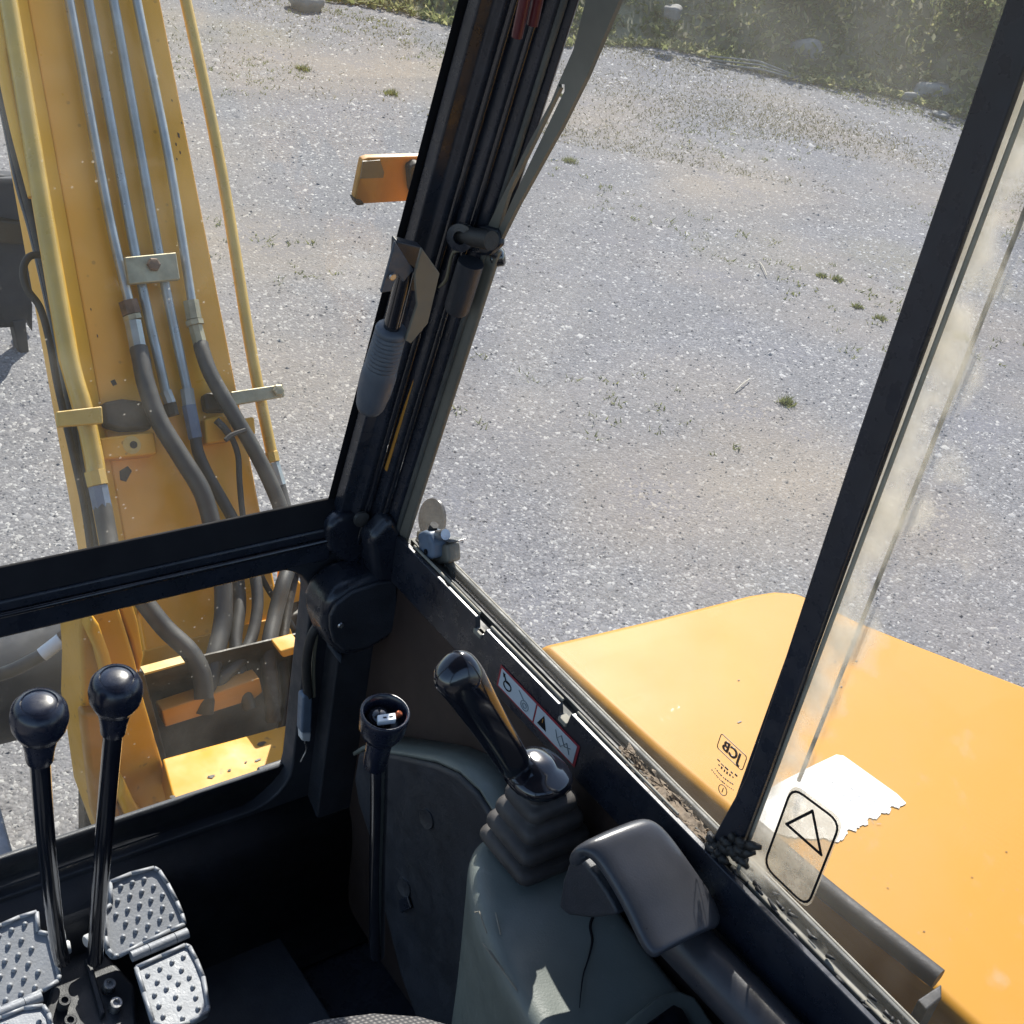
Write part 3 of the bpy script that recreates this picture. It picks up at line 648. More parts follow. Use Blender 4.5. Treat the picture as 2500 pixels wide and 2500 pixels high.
outline('horn_print', [pt(.009,.007), pt(.0135,.0018), pt(.020,.0018)], .0016, -X, M['ink'], ss, False)
outline('horn_print', [pt(.0165+.006*math.cos(a)*1.0, -.0015+.0045*math.sin(a)) for a in [k*math.pi/7 for k in range(14)]], .0012, -X, M['ink'], ss)
slab('horn_print', [pt(.0065,.0085), pt(.0105,.0085), pt(.0085,.0035)], (-.0003,0,0), M['ink'], ss, 0)
outline('wheel_print', [pt(.046+.006*math.cos(a), -.003+.005*math.sin(a)) for a in [k*math.pi/7 for k in range(14)]], .0006, -X, M['inkgrey'], ss)
outline('wheel_print', [pt(.046+.003*math.cos(a), -.003+.0025*math.sin(a)) for a in [k*math.pi/6 for k in range(12)]], .0006, -X, M['inkgrey'], ss)
outline('wheel_print', [pt(.034,.007), pt(.044,.001)], .0006, -X, M['inkgrey'], ss, False)
slab('triangle_print', [pt(.068,-.0065), pt(.082,-.0065), pt(.075,.0075)], (-.0003,0,0), M['ink'], ss, 0)
slab('exclamation_print', [E(xp-.0004,y1-.0745,zc_-.001), E(xp-.0004,y1-.0755,zc_-.001), E(xp-.0004,y1-.0755,zc_+.004), E(xp-.0004,y1-.0745,zc_+.004)], (-.0002,0,0), M['orange'], ss, 0)
outline('figure_print', [pt(.094,.006), pt(.098,-.001), pt(.105,-.006), pt(.112,.004), pt(.118,-.005)], .0006, -X, M['inkgrey'], ss, False)
outline('figure_print', [pt(.098,-.001), pt(.103,.006), pt(.110,-.002), pt(.118,.002)], .0006, -X, M['inkgrey'], ss, False)

# ================================================================== hood of the machine beside the cab
HZ = -.95
hood = empty('side_hood', E(1.1,.4,HZ-.3), 'big sunlit yellow engine hood outside the side window', 'hood')
fr = [uz(*p, HZ) for p in ((1308,1571),(1450,1538),(1600,1503),(1750,1465),(1830,1445),(1890,1436),(1945,1440),(2010,1468),(2100,1512),(2250,1572),(2380,1622),(2500,1668))]
outl = fr + [E(1.60,.20,HZ), E(1.72,-.20,HZ), E(1.74,-.8,HZ), E(.93,-.8,HZ), E(.93,.25,HZ)] + [E(.915,.50,HZ), E(.895,.70,HZ)]
slab('hood_panel', outl, (0,0,-.34), M['hood'], hood, .014, 4)
tube('edge_seal', [E(.905,.555,HZ+.010), E(.912,.45,HZ+.012), E(.93,.33,HZ+.012)], .0105, M['rubber'], hood, 12)
slab('seal_end', [uz(2240,2440,HZ+.02), uz(2300,2400,HZ+.02), uz(2300,2435,HZ+.02), uz(2262,2466,HZ+.02)], (0,0,-.04), M['rubber'], hood, .002)
box('side_gap', E(.740,-.6,HZ-.30), E(.893,.88,HZ-.10), M['darksteel'], hood, .01)
# scratches on the hood paint
bm = bmesh.new()
for k in range(26):
    p = E(.95+.5*random.random(), .15+.6*random.random(), HZ+.0006); a = random.uniform(-.6,.6); l = random.uniform(.0012,.006)
    add_slab(bm, [p, p+Vector((l*math.cos(a), l*math.sin(a),0)), p+Vector((l*math.cos(a)-.001, l*math.sin(a)+.0015,0)), p+Vector((-.001,.0015,0))], Z*.0003)
tag(fin('paint_chips', bm, M['inkbrown'], hood, 0, False), kind='stuff')
# torn white decal
torn = [(2042,1842),(2060,1845),(2120,1888),(2190,1938),(2212,1960),(2196,1972),(2175,1968),(2172,1985),(2150,1984),(2140,2000),(2118,1996),(2120,2012),(2098,2016),(2090,2030),(2072,2024),(2060,2048),(2046,2056),(2010,2045),(1960,2046),(1915,2040),(1880,2035),(1845,2005),(1838,1975),(1860,1940),(1900,1912),(1970,1876)]
tp = []
for i_ in range(len(torn)):
    a_, b_ = torn[i_], torn[(i_+1)%len(torn)]
    rag = 4 <= i_ <= 22; nn_ = 5 if rag else 2
    for k_ in range(nn_): t_ = k_/nn_; tp.append((a_[0]+(b_[0]-a_[0])*t_+(random.uniform(-3,3) if rag and k_ else 0), a_[1]+(b_[1]-a_[1])*t_+(random.uniform(-3,3) if rag and k_ else 0)))
dc = slab('torn_decal', [uz(a,b,HZ+.0012) for a, b in tp], (0,0,-.0008), M['paper'], None, 0)
tag(dc, 'bright white torn paper decal stuck on the yellow hood', 'decal')
bm = bmesh.new()
for k in range(46):
    a = random.uniform(2005,2150); b = 1880+(a-2005)*.62+random.uniform(-5,60); p = uz(a, b, HZ+.00135); l = random.uniform(.001,.005); an = random.choice((-.45,1.1))
    add_slab(bm, [p, p+Vector((l*math.cos(an), l*math.sin(an),0)), p+Vector((l*math.cos(an), l*math.sin(an)+.0006,0)), p+Vector((0,.0006,0))], Z*.0001)
fin('faint_print', bm, M['inkgrey'], dc, 0, False)

# ================================================================== boom in front of the cab
BP = Vector((.95,1.90,-1.46)); BU = Vector((0,.67,.83)).normalized(); BN = Vector((0,-.83,.67)).normalized()
def ub(px, py, lift=0.): return U(px, py, tuple(BP+BN*lift), BN)
boom = empty('boom', E(.95,1.9,-1.9), 'long yellow excavator boom carrying steel pipes and hoses', 'boom')
def Lx(y): return 66+.1792*y
def Rx(y): return 392+.1963*y
yT, yB = -900, 1790
slab('top_plate', [ub(Lx(yT),yT), ub(Rx(yT),yT), ub(Rx(1300),1300), ub(Rx(1710),1710), ub(Lx(yB)+4,yB), ub(Lx(1300),1300)], -BN*.30, M['boompaint'], boom, .006, 3)
# raised lip along the left edge
bm = bmesh.new(); q = [(-900,31,.02),(0,31,.02),(850,40,.02),(1033,22,.02),(1116,22,.02),(1330,22,.02),(1500,22,.02)]; A=[];B=[];C_=[]
for y, wd, lf in q:
    lift = .035*wd/35; A.append(bm.verts.new(ub(Lx(y)+1,y,.002))); B.append(bm.verts.new(ub(Lx(y)-wd,y,lift))); C_.append(bm.verts.new(ub(Lx(y)-wd,y,lift)-BN*.10))
for i in range(len(q)-1): bm.faces.new((A[i],A[i+1],B[i+1],B[i])); bm.faces.new((B[i],B[i+1],C_[i+1],C_[i])); bm.faces.new((C_[i],C_[i+1],A[i+1],A[i]))
fin('side_lip', bm, M['yellow'], boom, smooth=False)
K = 2.5/3200                                          # metres per photo pixel at the boom
def bt(name, pts, rpx, mt, lift=.03, seg=12):
    L_ = lift if isinstance(lift, (list, tuple)) else [lift]*len(pts)
    return tube(name, [ub(a,b,l) for (a,b), l in zip(pts, L_)], rpx*K, mt, boom, seg)
bt('yellow_pipe', [(-130,-900),(20,0),(95,450),(165,850),(205,1000),(231,1120),(236,1165)], 21, M['tubeyellow'], .05)
bt('yellow_pipe', [(-160,-900),(-8,0),(8,150),(38,300),(85,480)], 16, M['yellow'], .035)
bt('steel_pipe', [(0,-900),(169,0),(262,506),(317,745)], 12, M['zinc'], .022)
bt('steel_pipe', [(48,-900),(216,0),(330,616),(405,958)], 12, M['zinc'], .02)
bt('steel_pipe', [(110,-900),(277,0),(387,612),(458,954)], 12, M['zinc'], .02)
bt('steel_pipe', [(158,-900),(334,0),(410,374),(470,745)], 11.5, M['zinc'], .022)
bt('yellow_pipe', [(250,-900),(453,0),(541,422),(612,850),(664,1112)], 15, M['tubeyellow'], .01)
def band(name, px4, lift, th, mt, bev=.003): return slab(name, [ub(a,b,lift) for a,b in px4], -BN*th, mt, boom, bev)
cl = band('pipe_clamp', [(304,627),(431,615),(441,682),(315,694)], .045, .012, M['zincold'])
def bolt(px, py, lift, r, mt=None, par=None):
    return lathe('bolt', [(r,0),(r,.006),(r*.8,.008),(r*.45,.0085)], ub(px,py,lift), BN, mt or M['rust'], par or boom, 6, 30)
bolt(374,647,.045,.013)
def fit(pts, rs, mt, lift=.024, name='pipe_fitting'):
    bm = bmesh.new(); P = [ub(a,b,lift) for a,b in pts]; add_tube(bm, P, [r*K for r in rs], 8)
    o = fin(name, bm, mt, boom, smooth=True); o.modifiers.new('es','EDGE_SPLIT').split_angle = math.radians(30); return o
fit([(312,735),(312.1,735.2),(322,768),(322.1,768.2)], [12,24,24,12], M['rust'])
fit([(321,770),(321.1,770.2),(325,782),(325.1,782.2)], [12,23,23,12], M['zincold'])
fit([(324,784),(324.1,784.2),(338,856),(338.1,856.2)], [12,21,21,12], M['zinc'])
fit([(466,735),(466.1,735.2),(474,780),(474.1,780.2)], [12,20,20,12], M['zincold'])
fit([(474,782),(474.1,782.2),(477,794),(477.1,794.2)], [12,23,23,12], M['zincold'])
fit([(477,796),(477.1,796.2),(490,846),(490.1,846.2)], [12,18,18,12], M['zincold'])
fit([(404,955),(404.1,955.2),(416,985),(416.1,985.2)], [9,15,15,9], M['zinc'])
fit([(414,985),(414.1,985.2),(422,1015),(422.1,1015.2)], [9,17,17,9], M['greasy'])
fit([(456,950),(456.1,950.2),(462,990),(462.1,990.2)], [9,17,17,9], M['zinc'])
fit([(461,990),(461.1,990.2),(477,1070),(477.1,1070.2)], [9,18,18,14], M['bluegrey'])
fit([(231,1150),(231.1,1150.2),(239,1185),(239.1,1185.2)], [18,25,25,18], M['tubeyellow'], .05)
fit([(239,1187),(239.1,1187.2),(250,1240),(250.1,1240.2)], [18,23,23,18], M['bluegrey'], .05)
fit([(660,1105),(660.1,1105.2),(665,1128),(665.1,1128.2)], [16,20,20,14], M['tubeyellow'], .01)
fit([(667,1130),(667.1,1130.2),(684,1185),(684.1,1185.2)], [12,16,16,12], M['zinc'], .01)
bt('hose', [(338,850),(345,880),(356,936),(387,1024),(440,1112),(493,1200),(520,1290),(541,1389),(546,1480),(540,1540),(522,1610),(505,1680),(498,1740)], 22, M['hose'], [.024,.03,.04,.05,.06,.07,.07,.08,.09,.10,.12,.13,.12], 14)
bt('hose', [(490,840),(495,860),(515,914),(559,993),(616,1090),(660,1178),(690,1260),(704,1372),(690,1430),(672,1500),(655,1590),(662,1680),(668,1760)], 19, M['hose'], [.024,.03,.04,.05,.05,.05,.05,.06,.08,.09,.12,.13,.12], 14)
bt('hose', [(476,1060),(484,1105),(506,1156),(541,1218),(580,1290),(617,1383),(629,1466),(617,1548),(588,1610),(548,1650),(520,1690)], 14.5, M['hose'], [.024,.03,.03,.03,.04,.06,.08,.10,.12,.13,.12], 12)
bt('hose', [(250,1235),(262,1300),(278,1370),(330,1440),(400,1530),(462,1590),(492,1645),(498,1706)], 22, M['hose'], [.05,.06,.08,.10,.12,.14,.15,.15], 14)
bt('hose', [(684,1185),(700,1244),(730,1330),(770,1420)], 14, M['hose'], [.01,.02,.04,.05])
bt('hose', [(535,1030),(563,1064),(581,1112),(585,1178),(594,1266),(610,1340),(650,1430),(690,1490),(720,1540)], 7.5, M['rubber'], .045, 8)
bt('hose', [(575,1290),(580,1400),(585,1480),(575,1570),(590,1660),(610,1730)], 16, M['hose'], [.015,.03,.06,.09,.12,.12])
bt('hose', [(720,1400),(700,1500),(690,1600),(700,1700),(690,1780)], 12, M['greasy'], [.03,.06,.10,.12,.12])
bt('hose_tie', [(528,1026),(548,1046),(566,1070)], 9, M['rubber'], .055, 8); bt('hose_tie', [(550,1075),(566,1062),(600,1050)], 6, M['rubber'], .075, 6)
band('clamp_bar', [(563,956),(691,937),(697,968),(568,990)], .035, .012, M['zincold']); bolt(678,954,.036,.012,M['zincold'])
band('clamp_bar', [(138,1004),(250,991),(253,1034),(141,1043)], .082, .010, M['tubeyellow'])
band('clamp_foot', [(250,982),(300,972),(352,978),(378,1010),(372,1048),(300,1050),(256,1040)], .032, .03, M['greasy'], .008)
band('clamp_foot', [(498,960),(560,948),(575,985),(560,1004),(505,1004)], .03, .03, M['greasy'], .008)
bk = band('bracket', [(242,1069),(378,1053),(386,1108),(251,1122)], .04, .045, M['yellowdirty'], .005)
lathe('bracket_hole', [(.007,0),(.007,.0015)], ub(326,1086,.0405), BN, M['ink'], boom, 12)
lathe('bracket_boss', [(.017,0),(.015,.0003)], ub(322,1086,.0404), BN, M['tubeyellow'], boom, 14)
band('bracket', [(500,1022),(546,1012),(565,1030),(572,1074),(504,1084)], .03, .03, M['yellowdirty'], .005)
band('bracket', [(590,1022),(622,1016),(626,1060),(604,1066)], .03, .03, M['yellowdirty'], .005)
band('oil_stain', [(292,1150),(312,1138),(322,1150),(308,1176),(294,1172)], .0012, .001, M['greasy'], 0)
band('oil_stain', [(270,930),(280,926),(286,938),(276,942)], .0012, .001, M['greasy'], 0)
for a, b, s_ in ((436,330,7),(430,352,4),(444,300,3),(420,245,3),(440,372,4),(222,755,3),(238,820,4),(432,388,3)):
    band('paint_chip', [(a-s_*.4,b-s_),(a+s_*.3,b-s_*.5),(a+s_*.5,b+s_),(a-s_*.1,b+s_*.6)], .0012, .001, M['inkbrown'], 0)
# boom foot below the cross bar
slab('foot_plate', [uy(706,1395,1.83), uy(748,1440,1.83), uy(738,1560,1.83), uy(694,1560,1.83)], (0,.05,0), M['yellowdirty'], boom, .004)
band('foot_band', [(352,1588),(520,1545),(700,1500),(715,1550),(455,1618),(340,1650)], .006, .05, M['yellowdirty'], .003)
# black pipe bundle left of the boom
pb = empty('black_pipe_bundle', ub(150,900,-.1), 'black pipes running along the left side of the yellow boom', 'pipes')
def lt(name, pts, rpx, mt, lift=-.10): return tube(name, [ub(a,b,lift) for a,b in pts], rpx*K, mt, pb, 12)
lt('pipe', [(-150,-500),(9,240),(51,426),(88,566),(130,752),(168,962),(194,1134),(224,1244),(245,1360)], 12, M['rubber'])
lt('pipe', [(-130,-500),(28,240),(70,426),(106,566),(147,752),(184,962),(208,1134),(236,1244),(255,1360)], 9, M['rubber'], -.09)
lt('pipe', [(-145,-400),(-10,200),(40,440),(75,566),(118,752),(160,962)], 7, M['gloss'], -.13)
lt('looped_hose', [(112,632),(92,622),(68,630),(56,662),(66,705),(98,752),(120,830),(140,938),(172,1080),(205,1230),(222,1345)], 9, M['rubber'], -.08)

# ---- bucket beyond the boom
bk = empty('bucket', uz(55,890,-2.5), 'dark blue steel bucket resting beyond the boom', 'bucket')
BY = 4.75
slab('side_cheek', [uy(-60,425,BY), uy(42,430,BY), uy(72,560,BY), uy(80,720,BY), uy(60,790,BY), uy(30,800,BY), uy(0,770,BY), uy(-60,760,BY)], (0,.06,0), M['darksteel'], bk, .01)
prb = spline([uy(42,430,BY), uy(70,560,BY), uy(78,700,BY), uy(58,790,BY)], 6)
bm = bmesh.new(); A = [bm.verts.new(p) for p in prb]; B = [bm.verts.new(p+Vector((-.75,.12,0))) for p in prb]
for i in range(len(A)-1): bm.faces.new((A[i],A[i+1],B[i+1],B[i]))
fin('shell', bm, M['darksteel'], bk).modifiers.new('t','SOLIDIFY').thickness = .03
slab('lip_plate', [uy(-60,530,BY-.05), uy(60,545,BY-.05), uy(70,600,BY-.05), uy(-60,590,BY-.05)], (0,.1,0), M['greasy'], bk, .01)
slab('tooth', [uy(30,785,BY-.03), uy(63,778,BY-.03), uy(74,875,BY-.03), uy(66,888,BY-.03), uy(52,886,BY-.03)], (0,.07,0), M['darksteel'], bk, .008)
slab('tooth', [uy(62,770,BY+.1), uy(80,740,BY+.1), uy(80,812,BY+.1)], (0,.06,0), M['darksteel'], bk, .006)

# ================================================================== swing post, deck and blade seen through the lower pane
CY = 1.55
kp = empty('swing_post', uy(300,2050,CY), 'yellow cast swing post standing behind the lower windscreen', 'swing post')
slab('cheek', [uy(a,b,CY) for a,b in ((207,1470),(238,1452),(266,1455),(290,1480),(308,1535),(331,1611),(354,1714),(393,1847),(445,2020),(455,2060),(270,2100),(228,1983),(212,1860),(199,1776),(203,1673),(195,1548))], (0,.10,0), M['yellowdirty'], kp, .008, 3)
slab('rib', [uy(a,b,CY-.03) for a,b in ((222,1498),(245,1530),(270,1600),(292,1690),(310,1790),(286,1790),(262,1690),(240,1600),(215,1545))], (0,.032,0), M['yellow'], kp, .012, 4)
slab('rib', [uy(a,b,CY-.06) for a,b in ((305,1905),(330,1960),(360,2010),(395,2045),(350,2075),(322,2020),(292,1950))], (0,.062,0), M['yellow'], kp, .015, 4)
slab('web', [uy(a,b,CY-.02) for a,b in ((200,1745),(255,1740),(268,1850),(290,1960),(320,2085),(262,2095),(228,1985))], (0,.03,0), M['orange'], kp, .01, 3)
slab('inner_edge', [uy(a,b,CY+.02) for a,b in ((284,1470),(318,1455),(338,1520),(352,1600),(342,1650),(318,1560))], (0,.09,0), M['yellowdirty'], kp, .006, 3)
dk = empty('deck', E(.9,1.3,-1.8), 'stained flat yellow deck plate below the boom foot', 'deck')
slab('deck_plate', [uz(396,1852,-1.62), uz(712,1766,-1.62), uz(800,1742,-1.62), E(1.25,1.06,-1.62), E(.50,1.06,-1.62), uz(440,2010,-1.62)], (0,0,-.06), M['yellowdirty'], dk, .004)
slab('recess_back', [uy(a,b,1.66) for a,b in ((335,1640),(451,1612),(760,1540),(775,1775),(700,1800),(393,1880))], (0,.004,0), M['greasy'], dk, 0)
slab('recess_side', [uy(a,b,1.60) for a,b in ((325,1640),(352,1640),(410,1860),(385,1880))], (0,.06,0), M['greasy'], dk, .004)
slab('cover_plate', [uy(a,b,1.62) for a,b in ((395,1736),(634,1656),(642,1690),(620,1708),(404,1776))], (0,.03,0), M['orange'], dk, .003)
slab('edge_strip', [uy(a,b,1.62) for a,b in ((338,1648),(452,1617),(452,1621),(339,1653))], (0,.02,0), M['tubeyellow'], dk, .001)
slab('stop_block', [uy(a,b,1.60) for a,b in ((683,1591),(738,1575),(738,1594),(692,1607))], (0,.04,0), M['yellowdirty'], dk, .004)
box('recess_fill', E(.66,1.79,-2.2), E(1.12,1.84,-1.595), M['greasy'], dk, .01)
slab('hidden_shade_cheek', [E(1.0,1.56,-1.66), E(1.10,1.56,-1.66), E(1.10,1.56,-1.26), E(1.08,1.56,-1.21), E(1.055,1.56,-1.22), E(1.03,1.56,-1.32)], (0,.10,0), M['yellowdirty'], kp, .008, 3)  # unseen second cheek, added to cast shade on the deck
for a,b,s_ in ((515,1895,9),(560,1880,5),(630,1855,6),(535,1935,6),(600,1860,4),(420,1945,6),(455,1985,4),(640,1815,9),(485,1990,3),(600,1960,3)):
    p = uz(a,b,-1.6185); bm = bmesh.new(); vs = [bm.verts.new(p+Vector((math.cos(t)*s_*.0009*random.uniform(.5,1.4), math.sin(t)*s_*.0005*random.uniform(.5,1.4), 0))) for t in [k*.785 for k in range(8)]]; bm.faces.new(vs); fin('oil_spot', bm, M['greasy'], dk, smooth=False)
# dark round beam left of the swing post
bl = empty('cross_beam', E(.5,2.25,-2.06), 'thick dark steel beam low left of the swing post', 'beam')
ctr = uy(110,1645,2.2)
bm = bmesh.new(); add_lathe(bm, [(.128,0),(.128,1.9)], Vector((ctr.x+.16, ctr.y, ctr.z)), (-1,.05,-.01), 40); o = fin('beam_body', bm, M['darksteel'], bl); o.modifiers.new('es','EDGE_SPLIT').split_angle = math.radians(40)
tube('beam_hose', [uy(-80,1665,1.95), uy(20,1640,1.95), uy(104,1598,1.95)], .013, M['hose'], bl)
tube('hose_ferrule', [uy(102,1599,1.95), uy(150,1562,1.95)], .014, M['white'], bl, 10, False)
tube('hose_nut', [uy(150,1562,1.95), uy(198,1528,1.95)], .015, M['rust'], bl, 6, False)
tube('lower_hose', [uy(140,1762,1.9), uy(170,1745,1.9), uy(215,1735,1.9)], .016, M['hose'], bl)
tg = slab('track_guard', [uz(-60,1850,-1.9), uz(-4,1950,-1.9), uz(18,2030,-1.9), uz(56,2160,-1.9), uz(40,2300,-1.9), uz(-60,2300,-1.9)], (0,0,-.15), M['bluegrey'], None, .006)
tag(tg, 'blue grey steel guard at the lower left windscreen corner', 'guard')

# ---- yellow tab with grey patch on the outer post
tb = empty('mirror_tab', uw(960,450,-.12), 'orange yellow bracket tab outside the windscreen post', 'bracket')
def tabpl(name, pts, off, th, mt, bev): return slab(name, [uw(a,b,off) for a,b in pts], -WN*th, mt, tb, bev)
tabpl('tab_plate', [(884,392),(900,386),(1045,382),(1020,500),(1000,492),(872,500),(864,490)], -.10, .008, M['orange'], .002)
tabpl('grey_patch', [(886,394),(928,391),(938,420),(936,434),(880,436)], -.0985, .001, M['greybrown'], 0)
tabpl('rubber_corner', [(864,486),(886,492),(892,502),(872,504)], -.0975, .012, M['rubber'], .002)
tabpl('mount_pad', [(1000,412),(1018,400),(1040,405),(1030,520),(1005,470)], -.09, .012, M['rubber'], .003)

# ================================================================== fittings on the corner post
# slotted window arm
ar = empty('slotted_arm', ux(1200,600,.688), 'grey brown slotted window arm beside the corner post', 'window arm')
for nm, l in (('arm_blade', ((1445,-60),(1690,-520),(1790,-520),(1512,0),(1432,188),(1378,206),(1362,206),(1400,120))),('arm_rail', ((1362,206),(1367,214),(1242,470),(1214,560),(1200,590),(1172,590),(1226,480),(1290,350),(1345,248))),('arm_rail', ((1378,206),(1432,188),(1376,300),(1262,505),(1220,590),(1203,590),(1218,560),(1258,472),(1378,222)))):
    slab(nm, [ux(a,b,.688) for a,b in l], (.004,0,0), M['greybrown'], ar, 0)
# latch
la = empty('window_latch', ux(1160,570,.69), 'black window latch with round knob on the corner post', 'latch')
tube('latch_barrel', [ux(1122,572,.67), ux(1200,588,.672)], .0085, M['rubber'], la, 14, False)
lathe('latch_eye', [(.0125,0),(.0125,.008),(.006,.0085),(.006,.002)], ux(1130,577,.668), (-.8,-.55,.1), M['black'], la, 20)
slab('latch_plate', [ux(a,b,.685) for a,b in ((1095,460),(1112,470),(1145,540),(1215,560),(1218,600),(1190,625),(1120,620),(1080,700),(1060,690))], (.008,0,0), M['black'], la, .003)
tube('latch_wire', [ux(1128,610,.675), ux(1105,620,.675), ux(1090,680,.675), ux(1072,702,.675)], .0017, M['wirecol'], la, 8)
tube('knob_stem', [ux(1190,612,.692), ux(1212,622,.70)], .004, M['black'], la, 8, False)
lathe('knob', [(.006,0),(.0085,.002),(.0085,.012),(.006,.014)], ux(1196,632,.70), (.75,-.55,.35), M['gloss'], la, 18)
lathe('latch_cylinder', [(.012,0),(.012,.05),(.010,.054)], ux(1150,640,.676), Vector((0,.2,-1)), M['blackflat'], la, 16)
# grip handle hanging in its bracket
gh = empty('handle_tool', uw(915,980,.07), 'grey ribbed rubber grip handle held on the corner post', 'handle')
A0, A1, A2, A3 = uw(992,655,.075), uw(957,800,.075), uw(900,1002,.075), uw(985,690,.075)
ax = (A2-A1).normalized(); Lg = (A2-A1).length
pf = [(.006,-.001),(.0135,0),(.0148,.003)]
for k in range(9): h = .006+.0045*k; pf += [(.0146+.00012*k,h),(.0134+.00016*k,h+.0012),(.0146+.00014*k,h+.0032)]
pf += [(.0165,Lg*.55),(.0162,Lg*.72),(.0135,Lg*.93),(.011,Lg*.99),(.006,Lg)]
lathe('rubber_grip', pf, A1, ax, M['griprub'], gh, 24, 60)
tube('handle_shaft', [A0, A1+ax*.01], .0078, M['gloss'], gh, 16, False)
slab('bracket_plate', [uw(a,b,.085) for a,b in ((965,590),(1010,660),(985,690),(972,672),(955,712),(930,716))], -WN*.003, M['griprub'], gh, .001)
slab('bracket_plate', [uw(a,b,.09) for a,b in ((1030,606),(1074,668),(1045,790),(1003,840),(990,832),(1018,745),(1012,672))], -WN*.003, M['greybrown'], gh, .001)
slab('bracket_back', [uw(a,b,.06) for a,b in ((968,588),(1030,604),(1062,670),(1040,720),(960,700))], -WN*.01, M['blackflat'], gh, .002)
lathe('rivet', [(.0035,0),(.003,.0015)], uw(958,675,.087), WN, M['steel'], gh, 12)
# red cables at the top of the post
for i, (a, b) in enumerate((((1400,-560),(1262,90)),((1432,-560),(1300,60)))):
    p, q = uw(*a,.085), uw(*b,.085); o = tube('red_cable', [p, p.lerp(q,.5), q], .0045, M['redhose'], seg=10)
    tag(o, ('left' if i == 0 else 'right')+' one of two dark red cables high on the corner post', 'cable', 'red cables on the post')
# window stop clip outside the sill corner
wc = empty('window_stop', ux(1075,1370,.70), 'grey and chrome window stop clip at the sill corner', 'clip')
slab('clip_body', [ux(a,b,.70) for a,b in ((1017,1302),(1030,1297),(1045,1300),(1056,1330),(1056,1365),(1030,1370),(1020,1345))], (.02,0,0), M['bluegrey'], wc, .004, 3)
lathe('clip_screw', [(.003,0),(.003,.001)], ux(1040,1347,.6995), (-1,0,0), M['ink'], wc, 10)
slab('thumb_tab', [ux(a,b,.715) for a,b in ((1062,1310),(1110,1318),(1118,1320),(1110,1325),(1066,1325))], (.012,0,0), M['steel'], wc, .0015)
tube('clip_pin', [ux(1062,1308,.712), ux(1088,1305,.712)], .006, M['steel'], wc, 12, False)
slab('clip_block', [ux(a,b,.712) for a,b in ((1058,1330),(1090,1328),(1094,1376),(1050,1380))], (.018,0,0), M['greybrown'], wc, .004, 3)
lathe('pin_nut', [(.005,0),(.005,.008)], ux(1055,1293,.712), (0,-.3,.9), M['rubber'], wc, 6)
mt_, n_, N_, L_, P_ = newmat('smoked_plastic'); P_.inputs['Base Color'].default_value = (.045,.045,.055,1); P_.inputs['Roughness'].default_value = .35; P_.inputs['Alpha'].default_value = .72
lens_ = slab('lens_disc', [ux(1052+32*math.cos(a), 1250-52*math.sin(a)+18, .742) for a in [k*math.pi/10 for k in range(20)]], (.004,0,0), mt_, None, .001)
tag(lens_, 'round smoked plastic disc behind the window stop clip', 'disc')

# ================================================================== wiper motor and its cable
wm = empty('wiper_motor', uy(850,1600,.95), 'black rounded wiper motor housing in the front corner', 'wiper motor')
slab('housing', [uy(a,b,.955) for a,b in ((793,1540),(790,1505),(806,1465),(852,1430),(925,1404),(985,1395),(1005,1440),(985,1545),(900,1600),(838,1612),(806,1580))], (0,.052,0), M['black'], wm, .014, 4)
slab('cover_lip', [uy(a,b,.951) for a,b in ((806,1535),(806,1505),(820,1478),(860,1447),(925,1424),(970,1418),(975,1535),(900,1582),(840,1592),(815,1570))], (0,.006,0), M['blackflat'], wm, .004, 3)
lathe('cover_screw', [(.004,0),(.003,.0015)], uy(832,1527,.9505), (0,-1,0), M['steel'], wm, 10)
slab('motor_foot', [uy(a,b,.975) for a,b in ((810,1578),(838,1600),(836,1625),(818,1600))], (0,.02,0), M['griprub'], wm, .003)
wcb = empty('wiper_cable', uy(745,1800,1.0), 'hanging black cable ending in a blue grey connector', 'cable')
tube('cable', [uy(778,1520,.995), uy(758,1560,.995), uy(748,1620,.995), uy(752,1700,.995)], .0055, M['rubber'], wcb, 10)
tube('clear_wire', [uy(772,1550,.997), uy(765,1620,.997), uy(766,1700,.997)], .0025, M['wirecol'], wcb, 8)
slab('connector', [uy(a,b,.99) for a,b in ((740,1703),(752,1697),(764,1705),(762,1790),(736,1792))], (0,.014,0), M['bluegrey'], wcb, .003, 3)
slab('connector_tip', [uy(a,b,.991) for a,b in ((737,1790),(761,1790),(758,1812),(738,1810))], (0,.012,0), M['white'], wcb, .002)
tube('bare_wire', [uy(744,1810,.995), uy(748,1830,.995), uy(740,1848,.995), uy(734,1860,.995)], .0011, M['steel'], wcb, 6)

# ================================================================== levers and pedals
def lever(name, knob, shaft, label, r=.0083):
    t = empty(name, shaft[-1], label, 'lever', 'travel levers')
    ax = (shaft[0]-shaft[1]).normalized()
    tube('shaft', shaft, r, M['gloss'], t, 16)
    lathe('sleeve', [(.0092,-.055),(.0108,-.053),(.0118,-.040),(.0140,-.028),(.0150,-.018)], knob, ax, M['knob'], t, 24)
    lathe('ball_knob', [(.010,-.0245),(.0174,-.0207),(.0214,-.0113),(.0224,-.003),(.0212,.006),(.0174,.0122),(.0141,.0138),(.0134,.0128),(.0124,.0136),(.007,.0148),(0,.015)], knob, ax, M['knob'], t, 32, 80)
    return t
k1, k2 = uy(96,1745,.78), uy(283,1682,.81)
lever('travel_lever', k1, [k1, uy(97,1850,.786), uy(112,2050,.825), uy(140,2290,.89), uy(152,2345,.90)], 'left black ball topped travel lever above the pedals')
